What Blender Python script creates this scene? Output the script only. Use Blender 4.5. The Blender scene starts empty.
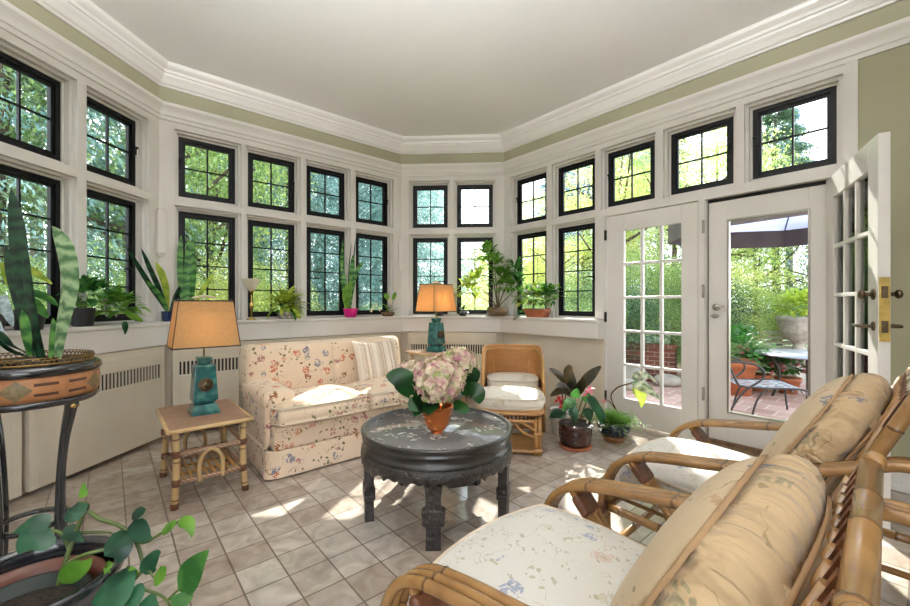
import bpy, math, random
import numpy as np
from mathutils import Vector, Matrix
C = bpy.context.scene.collection
R = math.radians
PI = math.pi
SC = bpy.context.scene

# ------------------------------------------------------------------ mesh builder
class MB:
    def __init__(s):
        s.V = []; s.F = []; s.S = []; s.A = {}
    def add(s, vs, fs, smooth=False):
        o = len(s.V)
        s.V.extend([tuple(v) for v in vs])
        s.F.extend([tuple(i + o for i in f) for f in fs])
        s.S.extend([smooth] * len(fs))
    def box(s, x0, x1, y0, y1, z0, z1, M=None):
        vs = [(x0, y0, z0), (x1, y0, z0), (x1, y1, z0), (x0, y1, z0), (x0, y0, z1), (x1, y0, z1), (x1, y1, z1), (x0, y1, z1)]
        if M is not None: vs = [M @ Vector(v) for v in vs]
        s.add(vs, [(3, 2, 1, 0), (4, 5, 6, 7), (0, 1, 5, 4), (1, 2, 6, 5), (2, 3, 7, 6), (3, 0, 4, 7)])
    def frustum(s, a, b, z0, z1, smooth=False, cx=0, cy=0):
        # a, b: (half x, half y) at the bottom and the top
        vs = [(cx + sx * a[0], cy + sy * a[1], z0) for sx, sy in ((-1, -1), (1, -1), (1, 1), (-1, 1))] + \
             [(cx + sx * b[0], cy + sy * b[1], z1) for sx, sy in ((-1, -1), (1, -1), (1, 1), (-1, 1))]
        s.add(vs, [(3, 2, 1, 0), (4, 5, 6, 7), (0, 1, 5, 4), (1, 2, 6, 5), (2, 3, 7, 6), (3, 0, 4, 7)], smooth)
    def cane(s, pts, r, n=8, step=.17, start=.06, seed=1):
        # a bamboo cane: a tube with slightly swollen dark nodes every step or so
        P = [Vector(p) for p in pts]; cum = [0.]
        for a, b in zip(P, P[1:]): cum.append(cum[-1] + (b - a).length)
        rg = random.Random(seed + int(cum[-1] * 977)); st = {c: (0, 1.) for c in cum}; q = start * rg.uniform(.5, 1.5)
        while q < cum[-1] - .02:
            for d, v, e in ((-.006, 0, 1.), (-.003, 1, 1.05), (.0, 1, 1.10), (.003, 1, 1.05), (.006, 0, 1.)):
                if 0 < q + d < cum[-1]: st[q + d] = (v, e)
            q += step * rg.uniform(.7, 1.3)
        ks = sorted(st); ks = [k for i, k in enumerate(ks) if i == 0 or k - ks[i - 1] > 1e-4]; Q = []; i = 0
        for k in ks:
            while i < len(cum) - 2 and cum[i + 1] < k: i += 1
            l = cum[i + 1] - cum[i]; Q.append(P[i].lerp(P[i + 1], 0 if l < 1e-9 else min(1, (k - cum[i]) / l)))
        o = len(s.V); s.tube(Q, [r * st[k][1] for k in ks], n)
        for j, k in enumerate(ks):
            if st[k][0]:
                for w in range(n): s.A[o + j * n + w] = 1.
    def tube(s, pts, r, n=8, closed=False, caps=True, flat=1.0):
        P = [Vector(p) for p in pts]; m = len(P)
        rr = r if isinstance(r, (list, tuple)) else [r] * m
        T = []
        for i in range(m):
            if closed: t = P[(i + 1) % m] - P[i - 1]
            else: t = P[min(i + 1, m - 1)] - P[max(i - 1, 0)]
            T.append(t.normalized() if t.length > 1e-9 else Vector((0, 0, 1)))
        a = Vector((0, 0, 1)) if abs(T[0].z) < .9 else Vector((1, 0, 0))
        N = (a - T[0] * a.dot(T[0])).normalized()
        vs = []
        for i in range(m):
            N = (N - T[i] * N.dot(T[i]))
            N = N.normalized() if N.length > 1e-9 else Vector((1, 0, 0))
            B = T[i].cross(N)
            for k in range(n):
                c = 2 * PI * k / n
                vs.append(P[i] + N * (math.cos(c) * rr[i]) + B * (math.sin(c) * rr[i] * flat))
        fs = []
        for i in range(m if closed else m - 1):
            j = (i + 1) % m
            for k in range(n):
                l = (k + 1) % n
                fs.append((i * n + k, i * n + l, j * n + l, j * n + k))
        s.add(vs, fs, True)
        if caps and not closed:
            o = len(s.V) - len(vs)
            s.F.append(tuple(o + k for k in reversed(range(n)))); s.S.append(False)
            s.F.append(tuple(o + (m - 1) * n + k for k in range(n))); s.S.append(False)
    def lathe(s, prof, n=32, c=(0, 0, 0), smooth=True, closed=False, wob=None, phase=0.):
        # prof: (r, z) list; closed: the profile is a loop
        vs = []; m = len(prof)
        for r, z in prof:
            for k in range(n):
                a = 2 * PI * k / n + phase
                q = r * (wob(a, z) if wob else 1)
                vs.append((c[0] + q * math.cos(a), c[1] + q * math.sin(a), c[2] + z))
        fs = []
        for i in range(m if closed else m - 1):
            j = (i + 1) % m
            for k in range(n):
                l = (k + 1) % n
                fs.append((i * n + k, i * n + l, j * n + l, j * n + k))
        s.add(vs, fs, smooth)
        if not closed:
            o = len(s.V) - len(vs)
            if prof[0][0] > 1e-6: s.F.append(tuple(o + k for k in reversed(range(n)))); s.S.append(False)
            if prof[-1][0] > 1e-6: s.F.append(tuple(o + (m - 1) * n + k for k in range(n))); s.S.append(False)
    def ball(s, c, r, n=12, m=8, M=None):
        rx, ry, rz = r if isinstance(r, (tuple, list)) else (r, r, r)
        vs = []
        for i in range(m + 1):
            p = PI * i / m
            for k in range(n):
                a = 2 * PI * k / n
                v = Vector((rx * math.sin(p) * math.cos(a), ry * math.sin(p) * math.sin(a), -rz * math.cos(p)))
                if M is not None: v = M @ v
                vs.append((c[0] + v.x, c[1] + v.y, c[2] + v.z))
        fs = [(i * n + k, i * n + (k + 1) % n, (i + 1) * n + (k + 1) % n, (i + 1) * n + k) for i in range(m) for k in range(n)]
        s.add(vs, fs, True)
    def extrude(s, prof, path, closed=False):
        # sweep a profile [(out, z)] along a plan polyline with mitres; out = towards the left of travel
        P = [Vector((p[0], p[1])) for p in path]; m = len(P); vs = []
        for i in range(m):
            d1 = (P[i] - P[i - 1]).normalized() if i > 0 or closed else (P[1] - P[0]).normalized()
            d2 = (P[(i + 1) % m] - P[i]).normalized() if i < m - 1 or closed else d1
            n1 = Vector((-d1.y, d1.x)); n2 = Vector((-d2.y, d2.x))
            b = (n1 + n2).normalized(); b = b / max(.2, b.dot(n1))
            for o, z in prof: vs.append((P[i].x + b.x * o, P[i].y + b.y * o, z))
        k = len(prof); fs = []
        for i in range(m if closed else m - 1):
            j = (i + 1) % m
            for q in range(k):
                p = (q + 1) % k
                fs.append((i * k + q, i * k + p, j * k + p, j * k + q))
        s.add(vs, fs)
        if not closed:
            o = len(s.V) - len(vs)
            s.F.append(tuple(o + q for q in range(k))); s.S.append(False)
            s.F.append(tuple(o + (m - 1) * k + q for q in reversed(range(k)))); s.S.append(False)
    def xf(s, M):
        s.V = [tuple(M @ Vector(v)) for v in s.V]; return s
    def build(s, name, mat, parent=None, loc=None, rot=None):
        me = bpy.data.meshes.new(name)
        me.from_pydata(s.V, [], s.F)
        me.polygons.foreach_set('use_smooth', s.S)
        if s.A:
            at_ = me.attributes.new('node', 'FLOAT', 'POINT')
            for i, v in s.A.items(): at_.data[i].value = v
        me.materials.append(mat); me.update()
        o = bpy.data.objects.new(name, me); C.objects.link(o)
        if parent is not None: o.parent = parent
        if loc is not None: o.location = loc
        if rot is not None: o.rotation_euler = rot if isinstance(rot, (tuple, list)) else (0, 0, rot)
        return o

def bevel(o, w=.004, seg=2, ang=40):
    m = o.modifiers.new('bevel', 'BEVEL'); m.width = w; m.segments = seg; m.limit_method = 'ANGLE'; m.angle_limit = R(ang)
    m.harden_normals = False
    return o

def smooth_path(pts, k=6, closed=False):
    P = [Vector(p) for p in pts]; m = len(P); out = []
    for i in range(m if closed else m - 1):
        if closed: a, b, c, d = P[i - 1], P[i], P[(i + 1) % m], P[(i + 2) % m]
        else: a, b, c, d = P[max(i - 1, 0)], P[i], P[i + 1], P[min(i + 2, m - 1)]
        for j in range(k):
            t = j / k
            out.append(.5 * (2 * b + (c - a) * t + (2 * a - 5 * b + 4 * c - d) * t * t + (3 * b - a - 3 * c + d) * t ** 3))
    if not closed: out.append(P[-1])
    return out

def tag(o, label, cat=None, group=None, kind=None):
    o['label'] = label
    if cat: o['category'] = cat
    if group: o['group'] = group
    if kind: o['kind'] = kind
    return o
def thing(name, label, cat, loc=(0, 0, 0), rz=0., group=None, kind=None):
    o = bpy.data.objects.new(name, None); C.objects.link(o)
    o.location = loc; o.rotation_euler = (0, 0, rz); o.empty_display_size = .1
    return tag(o, label, cat, group, kind)
def copy_tree(o, parent=None):
    c = o.copy(); C.objects.link(c)
    if parent is not None:
        c.parent = parent
    for ch in list(o.children): copy_tree(ch, c)
    return c

def leaf(mb, base, d, L, W, bend=0., up=(0, 0, 1), n=6, fold=.15, shape='lance', twist=0., wave=0.):
    """one leaf blade: a folded ribbon from base along d, drooping by bend"""
    d = Vector(d).normalized(); up = Vector(up)
    side = d.cross(up)
    if side.length < 1e-4: side = d.cross(Vector((1, 0, 0)))
    side.normalize(); nrm = side.cross(d).normalized()
    P = Vector(base); vs = []; fs = []
    for i in range(n + 1):
        t = i / n
        if shape == 'lance': w = math.sin(PI * min(1, t * .93 + .07)) ** .8
        elif shape == 'heart': w = (math.sin(PI * (t ** .55))) ** .8 * 1.0 if 0 < t < 1 else .03
        elif shape == 'oval': w = math.sin(PI * (.04 + .96 * t)) ** .6 if t < 1 else .02
        else: w = min(1, .55 + 1.2 * t) * (1 if t < .6 else max(.02, 1 - ((t - .6) / .4) ** 2)) ** .8   # sword
        w *= W / 2
        a = bend * t
        dd = d * math.cos(a) - nrm * math.sin(a); nn = nrm * math.cos(a) + d * math.sin(a)
        if i: P = P + dd * (L / n)
        ss = side
        if twist:
            ss = side * math.cos(twist * t) + nn * math.sin(twist * t); nn = ss.cross(dd)
        u = nn * (fold * w * 2)
        if wave: u = u + nn * (wave * w * math.sin(t * 14))
        vs += [P - ss * w + u, P, P + ss * w + u]
    for i in range(n):
        a = i * 3; b = a + 3
        fs += [(a, a + 1, b + 1, b), (a + 1, a + 2, b + 2, b + 1)]
    mb.add(vs, fs, True)
    return P

def at(px, py, Y): return Vector(((px - 455) / 404.4 * Y, Y, 1.18 - (py - 303) / 404.4 * Y))
def blade(mb, pts, W, shape='sword', face=None, fold=.12, n=14, wave=0.):
    P = smooth_path(pts, max(2, n // (len(pts) - 1))); m = len(P); vs = []; fs = []
    face = Vector(face) if face is not None else Vector((0, -1, .2))
    for i, p in enumerate(P):
        t = i / (m - 1); d = (P[min(i + 1, m - 1)] - P[max(i - 1, 0)]).normalized()
        s = d.cross(face); s = s.normalized() if s.length > 1e-5 else Vector((1, 0, 0)); nn = s.cross(d)
        if shape == 'sword': w = (.45 + .55 * min(1, t / .45)) * (1 if t < .62 else max(.03, 1 - ((t - .62) / .38) ** 2.2))
        elif shape == 'heart': w = max(.04, math.sin(PI * min(1, t ** .55))) if t < 1 else .02
        elif shape == 'oval': w = max(.05, math.sin(PI * t) ** .75)
        else: w = max(.04, math.sin(PI * (t * .92 + .04)))
        w *= W / 2; u = nn * (-fold * w * 2 + wave * w * math.sin(t * 15))
        vs += [p - s * w + u, p, p + s * w + u]
    for i in range(m - 1):
        a = i * 3; b = a + 3; fs += [(a, a + 1, b + 1, b), (a + 1, a + 2, b + 2, b + 1)]
    mb.add(vs, fs, True)
def cushion(mb, sx, sy, t, crown=.03, n=14, sq=.12, M=None, pipe=None, pr=.006, sag=0., puff=0., zc=0., rows=4, gather=0.):
    """box cushion: crowned top and bottom, boxing between; pipe: builder that gets the piping"""
    def plan(u, v):
        return (sx / 2 * u * math.sqrt(max(0, 1 - sq * v * v)), sy / 2 * v * math.sqrt(max(0, 1 - sq * u * u)))
    vs = []; fs = []; k = n + 1
    for sg in (1, -1):
        for i in range(k):
            for j in range(k):
                u = -1 + 2 * i / n; v = -1 + 2 * j / n
                x, y = plan(u, v)
                h = crown * ((1 - abs(u) ** 3) * (1 - abs(v) ** 3)) ** .7
                z = sg * (t / 2 + h) + sag * math.sin(u * 2.1 + .6) * math.cos(v * 1.7)
                vs.append((x, y, z + zc))
    for i in range(n):
        for j in range(n):
            a = i * k + j
            fs.append((a, a + k, a + k + 1, a + 1))
            b = k * k + a
            fs.append((b, b + 1, b + k + 1, b + k))
    rim = [(i, 0) for i in range(n)] + [(n, j) for j in range(n)] + [(n - i, n) for i in range(n)] + [(0, n - j) for j in range(n)]
    m = len(rim)
    o = len(vs); rg = random.Random(7); gv = [rg.uniform(-1, 1) for _ in rim]
    for w in range(1, rows):
        tt = w / rows
        for c, (i, j) in enumerate(rim):
            u = -1 + 2 * i / n; v = -1 + 2 * j / n
            x, y = plan(u, v); l = math.hypot(x, y)
            z = sag * math.sin(u * 2.1 + .6) * math.cos(v * 1.7) + t * (.5 - tt)
            e = (l + (puff + .006) * math.sin(PI * tt) ** .7 + gather * gv[c] * math.sin(PI * tt)) / l
            vs.append((x * e, y * e, z + zc))
    for q in range(m):
        p = (q + 1) % m
        a, b = rim[q][0] * k + rim[q][1], rim[p][0] * k + rim[p][1]
        ca = [a] + [o + w * m + q for w in range(rows - 1)] + [k * k + a]; cb = [b] + [o + w * m + p for w in range(rows - 1)] + [k * k + b]
        for w in range(rows): fs.append((ca[w], cb[w], cb[w + 1], ca[w + 1]))
    if M is not None: vs = [M @ Vector(v) for v in vs]
    mb.add(vs, fs, True)
    if pipe is not None:
        for sg in (0, 1):
            pts = [vs[sg * k * k + i * k + j] for i, j in rim]
            pipe.tube(pts, pr, 6, closed=True)

# ------------------------------------------------------------------ materials
def newmat(name):
    m = bpy.data.materials.new(name); m.use_nodes = True
    return m, m.node_tree, m.node_tree.nodes['Principled BSDF']
def nd(nt, t, **kw):
    n = nt.nodes.new(t)
    for k, v in kw.items():
        if k in n.inputs.keys(): n.inputs[k].default_value = v
        else: setattr(n, k, v)
    return n
def rgba(c): return (c[0], c[1], c[2], 1)
def srgb(r, g, b):
    f = lambda x: (x / 255 / 12.92) if x / 255 <= .04045 else ((x / 255 + .055) / 1.055) ** 2.4
    return (f(r), f(g), f(b))
def pbr(name, col, rough=.5, metal=0., var=.0, vscale=8., col2=None, bump=0., bscale=40., spec=.5, coat=0., detail=4.):
    m, nt, p = newmat(name)
    p.inputs['Roughness'].default_value = rough; p.inputs['Metallic'].default_value = metal
    p.inputs['Specular IOR Level'].default_value = spec; p.inputs['Coat Weight'].default_value = coat
    p.inputs['Base Color'].default_value = rgba(col)
    if var or col2 or bump: tc = nd(nt, 'ShaderNodeTexCoord')
    if var or col2:
        no = nd(nt, 'ShaderNodeTexNoise', Scale=vscale, Detail=detail); nt.links.new(tc.outputs['Object'], no.inputs['Vector'])
        rp = nd(nt, 'ShaderNodeValToRGB'); rp.color_ramp.elements[0].position = .35; rp.color_ramp.elements[1].position = .65
        c2 = col2 or tuple(min(1, c * (1 + var)) for c in col)
        c1 = col if col2 else tuple(c * (1 - var) for c in col)
        rp.color_ramp.elements[0].color = rgba(c1); rp.color_ramp.elements[1].color = rgba(c2)
        nt.links.new(no.outputs['Fac'], rp.inputs['Fac']); nt.links.new(rp.outputs['Color'], p.inputs['Base Color'])
    if bump:
        n2 = nd(nt, 'ShaderNodeTexNoise', Scale=bscale, Detail=3.); nt.links.new(tc.outputs['Object'], n2.inputs['Vector'])
        b = nd(nt, 'ShaderNodeBump', Strength=bump, Distance=.01); nt.links.new(n2.outputs['Fac'], b.inputs['Height'])
        nt.links.new(b.outputs['Normal'], p.inputs['Normal'])
    return m
def math_n(nt, op, a, b=None, c=None, clamp=False):
    n = nt.nodes.new('ShaderNodeMath'); n.operation = op; n.use_clamp = clamp
    for i, v in enumerate((a, b, c)):
        if v is None: continue
        if hasattr(v, 'default_value') and hasattr(v, 'links'): nt.links.new(v, n.inputs[i])
        else: n.inputs[i].default_value = v
    return n.outputs[0]
def mix_n(nt, f, a, b):
    n = nt.nodes.new('ShaderNodeMix'); n.data_type = 'RGBA'
    for i, v in ((0, f), (6, a), (7, b)):
        if hasattr(v, 'links'): nt.links.new(v, n.inputs[i])
        elif i == 0: n.inputs[0].default_value = v
        else: n.inputs[i].default_value = rgba(v)
    return n.outputs[2]

def leafmat(name, c1, c2, trans=.45, rough=.45, scale=6., tcol=None, spec=.4):
    m, nt, p = newmat(name)
    tc = nd(nt, 'ShaderNodeTexCoord'); no = nd(nt, 'ShaderNodeTexNoise', Scale=scale, Detail=3.)
    nt.links.new(tc.outputs['Object'], no.inputs['Vector'])
    rp = nd(nt, 'ShaderNodeValToRGB'); rp.color_ramp.elements[0].position = .38; rp.color_ramp.elements[1].position = .62
    rp.color_ramp.elements[0].color = rgba(c1); rp.color_ramp.elements[1].color = rgba(c2)
    nt.links.new(no.outputs['Fac'], rp.inputs['Fac']); nt.links.new(rp.outputs['Color'], p.inputs['Base Color'])
    p.inputs['Roughness'].default_value = rough; p.inputs['Specular IOR Level'].default_value = spec
    if trans:
        t = nd(nt, 'ShaderNodeBsdfTranslucent')
        mc = mix_n(nt, .5, rp.outputs['Color'], tcol or tuple(min(1, c * 1.6) for c in c2))
        nt.links.new(mc, t.inputs['Color'])
        ms = nd(nt, 'ShaderNodeMixShader'); ms.inputs[0].default_value = trans
        out = nt.nodes['Material Output']
        nt.links.new(p.outputs[0], ms.inputs[1]); nt.links.new(t.outputs[0], ms.inputs[2]); nt.links.new(ms.outputs[0], out.inputs['Surface'])
    return m

def floral(name, base, cols, s=7., dens=.5, leafc=(.16, .15, .05), stem=(.22, .16, .07), wrinkle=.0, rough=.8, fade=1., soil=None):
    m, nt, p = newmat(name); L = nt.links.new
    tc = nd(nt, 'ShaderNodeTexCoord')
    nz = nd(nt, 'ShaderNodeTexNoise', Scale=s * 1.6, Detail=2.); L(tc.outputs['Object'], nz.inputs['Vector'])
    wm = nt.nodes.new('ShaderNodeVectorMath'); wm.operation = 'MULTIPLY_ADD'
    L(nz.outputs['Color'], wm.inputs[0]); wm.inputs[1].default_value = (.06, .06, .06); L(tc.outputs['Object'], wm.inputs[2])
    co = wm.outputs[0]
    def vor(scale, rnd=1.):
        v = nd(nt, 'ShaderNodeTexVoronoi', Scale=scale, Randomness=rnd); L(co, v.inputs['Vector'])
        sp = nd(nt, 'ShaderNodeSeparateColor'); L(v.outputs['Color'], sp.inputs[0])
        return v.outputs['Distance'], sp.outputs
    d, c = vor(s)
    fm = math_n(nt, 'MULTIPLY', math_n(nt, 'LESS_THAN', d, .37), math_n(nt, 'GREATER_THAN', c[0], 1 - dens))
    d3, c3 = vor(s * 6.)
    fm = math_n(nt, 'MULTIPLY', fm, math_n(nt, 'LESS_THAN', d3, .56))
    rp = nd(nt, 'ShaderNodeValToRGB'); rp.color_ramp.interpolation = 'CONSTANT'
    e = rp.color_ramp.elements; e[0].color = rgba(cols[0]); e[1].position = 1 / len(cols); e[1].color = rgba(cols[1])
    for i in range(2, len(cols)):
        q = e.new(i / len(cols)); q.color = rgba(cols[i])
    L(c[1], rp.inputs['Fac'])
    d2, c2 = vor(s * 2.7)
    lm = math_n(nt, 'MULTIPLY', math_n(nt, 'LESS_THAN', d2, .30), math_n(nt, 'GREATER_THAN', c2[0], .52))
    ns = nd(nt, 'ShaderNodeTexNoise', Scale=s * .55, Detail=1.); L(co, ns.inputs['Vector'])
    sm = math_n(nt, 'LESS_THAN', math_n(nt, 'ABSOLUTE', math_n(nt, 'SUBTRACT', ns.outputs['Fac'], .5)), .003)
    ng = nd(nt, 'ShaderNodeTexNoise', Scale=s * .8, Detail=0.); L(tc.outputs['Object'], ng.inputs['Vector'])
    gate = math_n(nt, 'GREATER_THAN', ng.outputs['Fac'], .48)
    lm = math_n(nt, 'MULTIPLY', lm, gate)
    sm = math_n(nt, 'MULTIPLY', sm, math_n(nt, 'GREATER_THAN', ng.outputs['Fac'], .42))
    nb = nd(nt, 'ShaderNodeTexNoise', Scale=3., Detail=3.); L(tc.outputs['Object'], nb.inputs['Vector'])
    b0 = mix_n(nt, nb.outputs['Fac'], tuple(x * .94 for x in base), tuple(min(1, x * 1.05) for x in base))
    col = mix_n(nt, math_n(nt, 'MULTIPLY', sm, fade), b0, stem)
    col = mix_n(nt, math_n(nt, 'MULTIPLY', lm, fade), col, leafc)
    col = mix_n(nt, math_n(nt, 'MULTIPLY', fm, fade), col, rp.outputs['Color'])
    L(col, p.inputs['Base Color'])
    p.inputs['Roughness'].default_value = rough; p.inputs['Specular IOR Level'].default_value = .2
    p.inputs['Sheen Weight'].default_value = .15
    fb = nd(nt, 'ShaderNodeTexNoise', Scale=18., Detail=3.); L(tc.outputs['Object'], fb.inputs['Vector'])
    b = nd(nt, 'ShaderNodeBump', Strength=.25, Distance=.02); L(fb.outputs['Fac'], b.inputs['Height'])
    L(b.outputs['Normal'], p.inputs['Normal'])
    if wrinkle:
        mp = nd(nt, 'ShaderNodeMapping'); mp.inputs['Scale'].default_value = (38., 5., 5.); L(tc.outputs['Object'], mp.inputs['Vector'])
        wv = nd(nt, 'ShaderNodeTexNoise', Scale=1., Detail=2.); L(mp.outputs[0], wv.inputs['Vector'])
        b2 = nd(nt, 'ShaderNodeBump', Strength=wrinkle, Distance=.03); L(wv.outputs['Fac'], b2.inputs['Height']); L(b.outputs['Normal'], b2.inputs['Normal'])
        L(b2.outputs['Normal'], p.inputs['Normal'])
    return m

def bamboo(name, c1, c2, rough=.3, ring=(.10, .05, .02), rs=5.):
    """canes: mottled honey colour with dark nodes"""
    m, nt, p = newmat(name); L = nt.links.new
    tc = nd(nt, 'ShaderNodeTexCoord')
    no = nd(nt, 'ShaderNodeTexNoise', Scale=14., Detail=4.); L(tc.outputs['Object'], no.inputs['Vector'])
    col = mix_n(nt, no.outputs['Fac'], c1, c2)
    n4 = nd(nt, 'ShaderNodeTexNoise', Scale=3.5, Detail=2.); L(tc.outputs['Object'], n4.inputs['Vector'])
    col = mix_n(nt, math_n(nt, 'MULTIPLY', math_n(nt, 'SUBTRACT', n4.outputs['Fac'], .42, clamp=True), 2.2, clamp=True), col, tuple(c * .55 for c in c1))
    av = nt.nodes.new('ShaderNodeAttribute'); av.attribute_name = 'node'
    col = mix_n(nt, math_n(nt, 'MULTIPLY', av.outputs['Fac'], .85), col, ring)
    L(col, p.inputs['Base Color']); p.inputs['Roughness'].default_value = rough; p.inputs['Coat Weight'].default_value = .3
    p.inputs['Coat Roughness'].default_value = .15
    return m

def wicker(name, c1, c2, s=90., bump=.6, rough=.55):
    m, nt, p = newmat(name); L = nt.links.new
    tc = nd(nt, 'ShaderNodeTexCoord')
    wa = nd(nt, 'ShaderNodeTexWave', Scale=s / 6.3, Distortion=1.2); wa.bands_direction = 'DIAGONAL'; L(tc.outputs['Object'], wa.inputs['Vector'])
    wb = nd(nt, 'ShaderNodeTexWave', Scale=s / 6.3, Distortion=1.2); wb.bands_direction = 'Z'; L(tc.outputs['Object'], wb.inputs['Vector'])
    h = math_n(nt, 'MULTIPLY', wa.outputs['Fac'], wb.outputs['Fac'])
    no = nd(nt, 'ShaderNodeTexNoise', Scale=9., Detail=3.); L(tc.outputs['Object'], no.inputs['Vector'])
    f = math_n(nt, 'ADD', math_n(nt, 'MULTIPLY', h, .75), math_n(nt, 'MULTIPLY', no.outputs['Fac'], .35), clamp=True)
    L(mix_n(nt, f, c1, c2), p.inputs['Base Color'])
    b = nd(nt, 'ShaderNodeBump', Strength=bump, Distance=.004); L(h, b.inputs['Height']); L(b.outputs['Normal'], p.inputs['Normal'])
    p.inputs['Roughness'].default_value = rough
    return m

def glassmat(name, tint=(.97, .99, .985), refl=.06):
    m, nt, p = newmat(name); L = nt.links.new
    nt.nodes.remove(p)
    tr = nd(nt, 'ShaderNodeBsdfTransparent'); tr.inputs[0].default_value = rgba(tint)
    gl = nd(nt, 'ShaderNodeBsdfGlossy'); gl.inputs['Roughness'].default_value = .02
    fr = nd(nt, 'ShaderNodeFresnel'); fr.inputs['IOR'].default_value = 1.15
    ms = nd(nt, 'ShaderNodeMixShader'); L(fr.outputs[0], ms.inputs[0]); L(tr.outputs[0], ms.inputs[1]); L(gl.outputs[0], ms.inputs[2])
    L(ms.outputs[0], nt.nodes['Material Output'].inputs['Surface'])
    return m

M = {}
M['white'] = pbr('white_paint', (.74, .715, .68), .35, var=.03, vscale=2.5)
M['ceil'] = pbr('ceiling_paint', (.80, .785, .76), .6, var=.015, vscale=1.2)
M['green'] = pbr('sage_green_paint', (.385, .365, .245), .6, var=.05, vscale=1.5)
M['cream'] = pbr('cream_paint', (.66, .60, .49), .45, var=.04, vscale=3.)
M['steel'] = pbr('black_steel', (.006, .0065, .008), .45, spec=.25)
M['glass'] = glassmat('window_glass')
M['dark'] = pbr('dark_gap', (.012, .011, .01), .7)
M['brass'] = pbr('brass', (.62, .44, .14), .22, metal=1., var=.15, vscale=20.)
M['bronze'] = pbr('dark_bronze', (.12, .085, .05), .3, metal=.9)
M['nickel'] = pbr('worn_nickel', (.42, .40, .36), .3, metal=1.)
M['blackpaint'] = pbr('black_lacquer', (.010, .011, .014), .16, spec=.6, coat=.6)
# ------------------------------------------------------------------ room shell
AB = (-2.60, 3.55); BC = (-.694, 5.20); CD = (.62, 5.12)
def hd(h): return math.sin(R(h)), math.cos(R(h))
A0 = (AB[0] - 4.6 * hd(3.7)[0], AB[1] - 4.6 * hd(3.7)[1])
DE = (CD[0] + 7.0 * hd(139.5)[0], CD[1] + 7.0 * hd(139.5)[1])
WALLS = {'left': (A0, 3.7, 4.6), 'back_left': (AB, 49.118, 2.521), 'back': (BC, 93.484, 1.3165), 'right': (CD, 139.5, 7.0)}
PATH = [A0, AB, BC, CD, DE]
WIN = {'left': [(3.375, 3.847), (3.985, 4.456)],
       'back_left': [(.150, .623), (.733, 1.202), (1.328, 1.785), (1.917, 2.372)],
       'back': [(.139, .598), (.715, 1.181)],
       'right': [(.145, .620), (.758, 1.230), (1.361, 1.836), (1.970, 2.459), (2.583, 3.075)]}
SILL = 1.018; HZ = (2.125, 2.745); LZ = (SILL, 2.06); T = .16

# floor: square tiles laid parallel to the bay's slanting walls
def floor_mat():
    m, nt, p = newmat('stone_tile'); L = nt.links.new
    tc = nd(nt, 'ShaderNodeTexCoord'); mp = nd(nt, 'ShaderNodeMapping')
    a = R(-40.5); ox, oy = -.585, 1.863
    mp.inputs['Rotation'].default_value = (0, 0, a)
    mp.inputs['Location'].default_value = (-(math.cos(a) * ox - math.sin(a) * oy), -(math.sin(a) * ox + math.cos(a) * oy), 0)
    L(tc.outputs['Object'], mp.inputs['Vector'])
    br = nd(nt, 'ShaderNodeTexBrick'); br.offset = 0; br.squash = 1
    br.inputs['Scale'].default_value = 1; br.inputs['Brick Width'].default_value = .1745; br.inputs['Row Height'].default_value = .1745
    br.inputs['Mortar Size'].default_value = .0036; br.inputs['Mortar Smooth'].default_value = .1; br.inputs['Bias'].default_value = -.1
    br.inputs['Color1'].default_value = rgba(srgb(198, 190, 182)); br.inputs['Color2'].default_value = rgba(srgb(170, 156, 144))
    br.inputs['Mortar'].default_value = rgba(srgb(104, 90, 78)); L(mp.outputs[0], br.inputs['Vector'])
    n1 = nd(nt, 'ShaderNodeTexNoise', Scale=9., Detail=6., Distortion=1.2); L(tc.outputs['Object'], n1.inputs['Vector'])
    r1 = nd(nt, 'ShaderNodeValToRGB'); r1.color_ramp.elements[0].position = .30; r1.color_ramp.elements[1].position = .72
    r1.color_ramp.elements[0].color = (.72, .68, .64, 1); r1.color_ramp.elements[1].color = (1.12, 1.10, 1.08, 1); L(n1.outputs['Fac'], r1.inputs['Fac'])
    mx = nt.nodes.new('ShaderNodeMix'); mx.data_type = 'RGBA'; mx.blend_type = 'MULTIPLY'; mx.inputs[0].default_value = 1
    L(br.outputs['Color'], mx.inputs[6]); L(r1.outputs['Color'], mx.inputs[7]); L(mx.outputs[2], p.inputs['Base Color'])
    n2 = nd(nt, 'ShaderNodeTexNoise', Scale=6., Detail=3.); L(tc.outputs['Object'], n2.inputs['Vector'])
    rg = math_n(nt, 'MULTIPLY_ADD', n2.outputs['Fac'], .14, .06)
    rg = math_n(nt, 'ADD', rg, math_n(nt, 'MULTIPLY', br.outputs['Fac'], .4)); L(rg, p.inputs['Roughness'])
    p.inputs['Specular IOR Level'].default_value = .55
    b = nd(nt, 'ShaderNodeBump', Strength=.35, Distance=.004); b.invert = True; L(br.outputs['Fac'], b.inputs['Height'])
    n3 = nd(nt, 'ShaderNodeTexNoise', Scale=7., Detail=1.); L(tc.outputs['Object'], n3.inputs['Vector'])
    b2 = nd(nt, 'ShaderNodeBump', Strength=.12, Distance=.02); L(n3.outputs['Fac'], b2.inputs['Height']); L(b.outputs['Normal'], b2.inputs['Normal'])
    L(b2.outputs['Normal'], p.inputs['Normal'])
    return m
def prism(mb, poly, z0, z1):
    n = len(poly); vs = [(x, y, z0) for x, y in poly] + [(x, y, z1) for x, y in poly]
    mb.add(vs, [tuple(reversed(range(n))), tuple(range(n, 2 * n))] + [(i, (i + 1) % n, n + (i + 1) % n, n + i) for i in range(n)])
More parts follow.
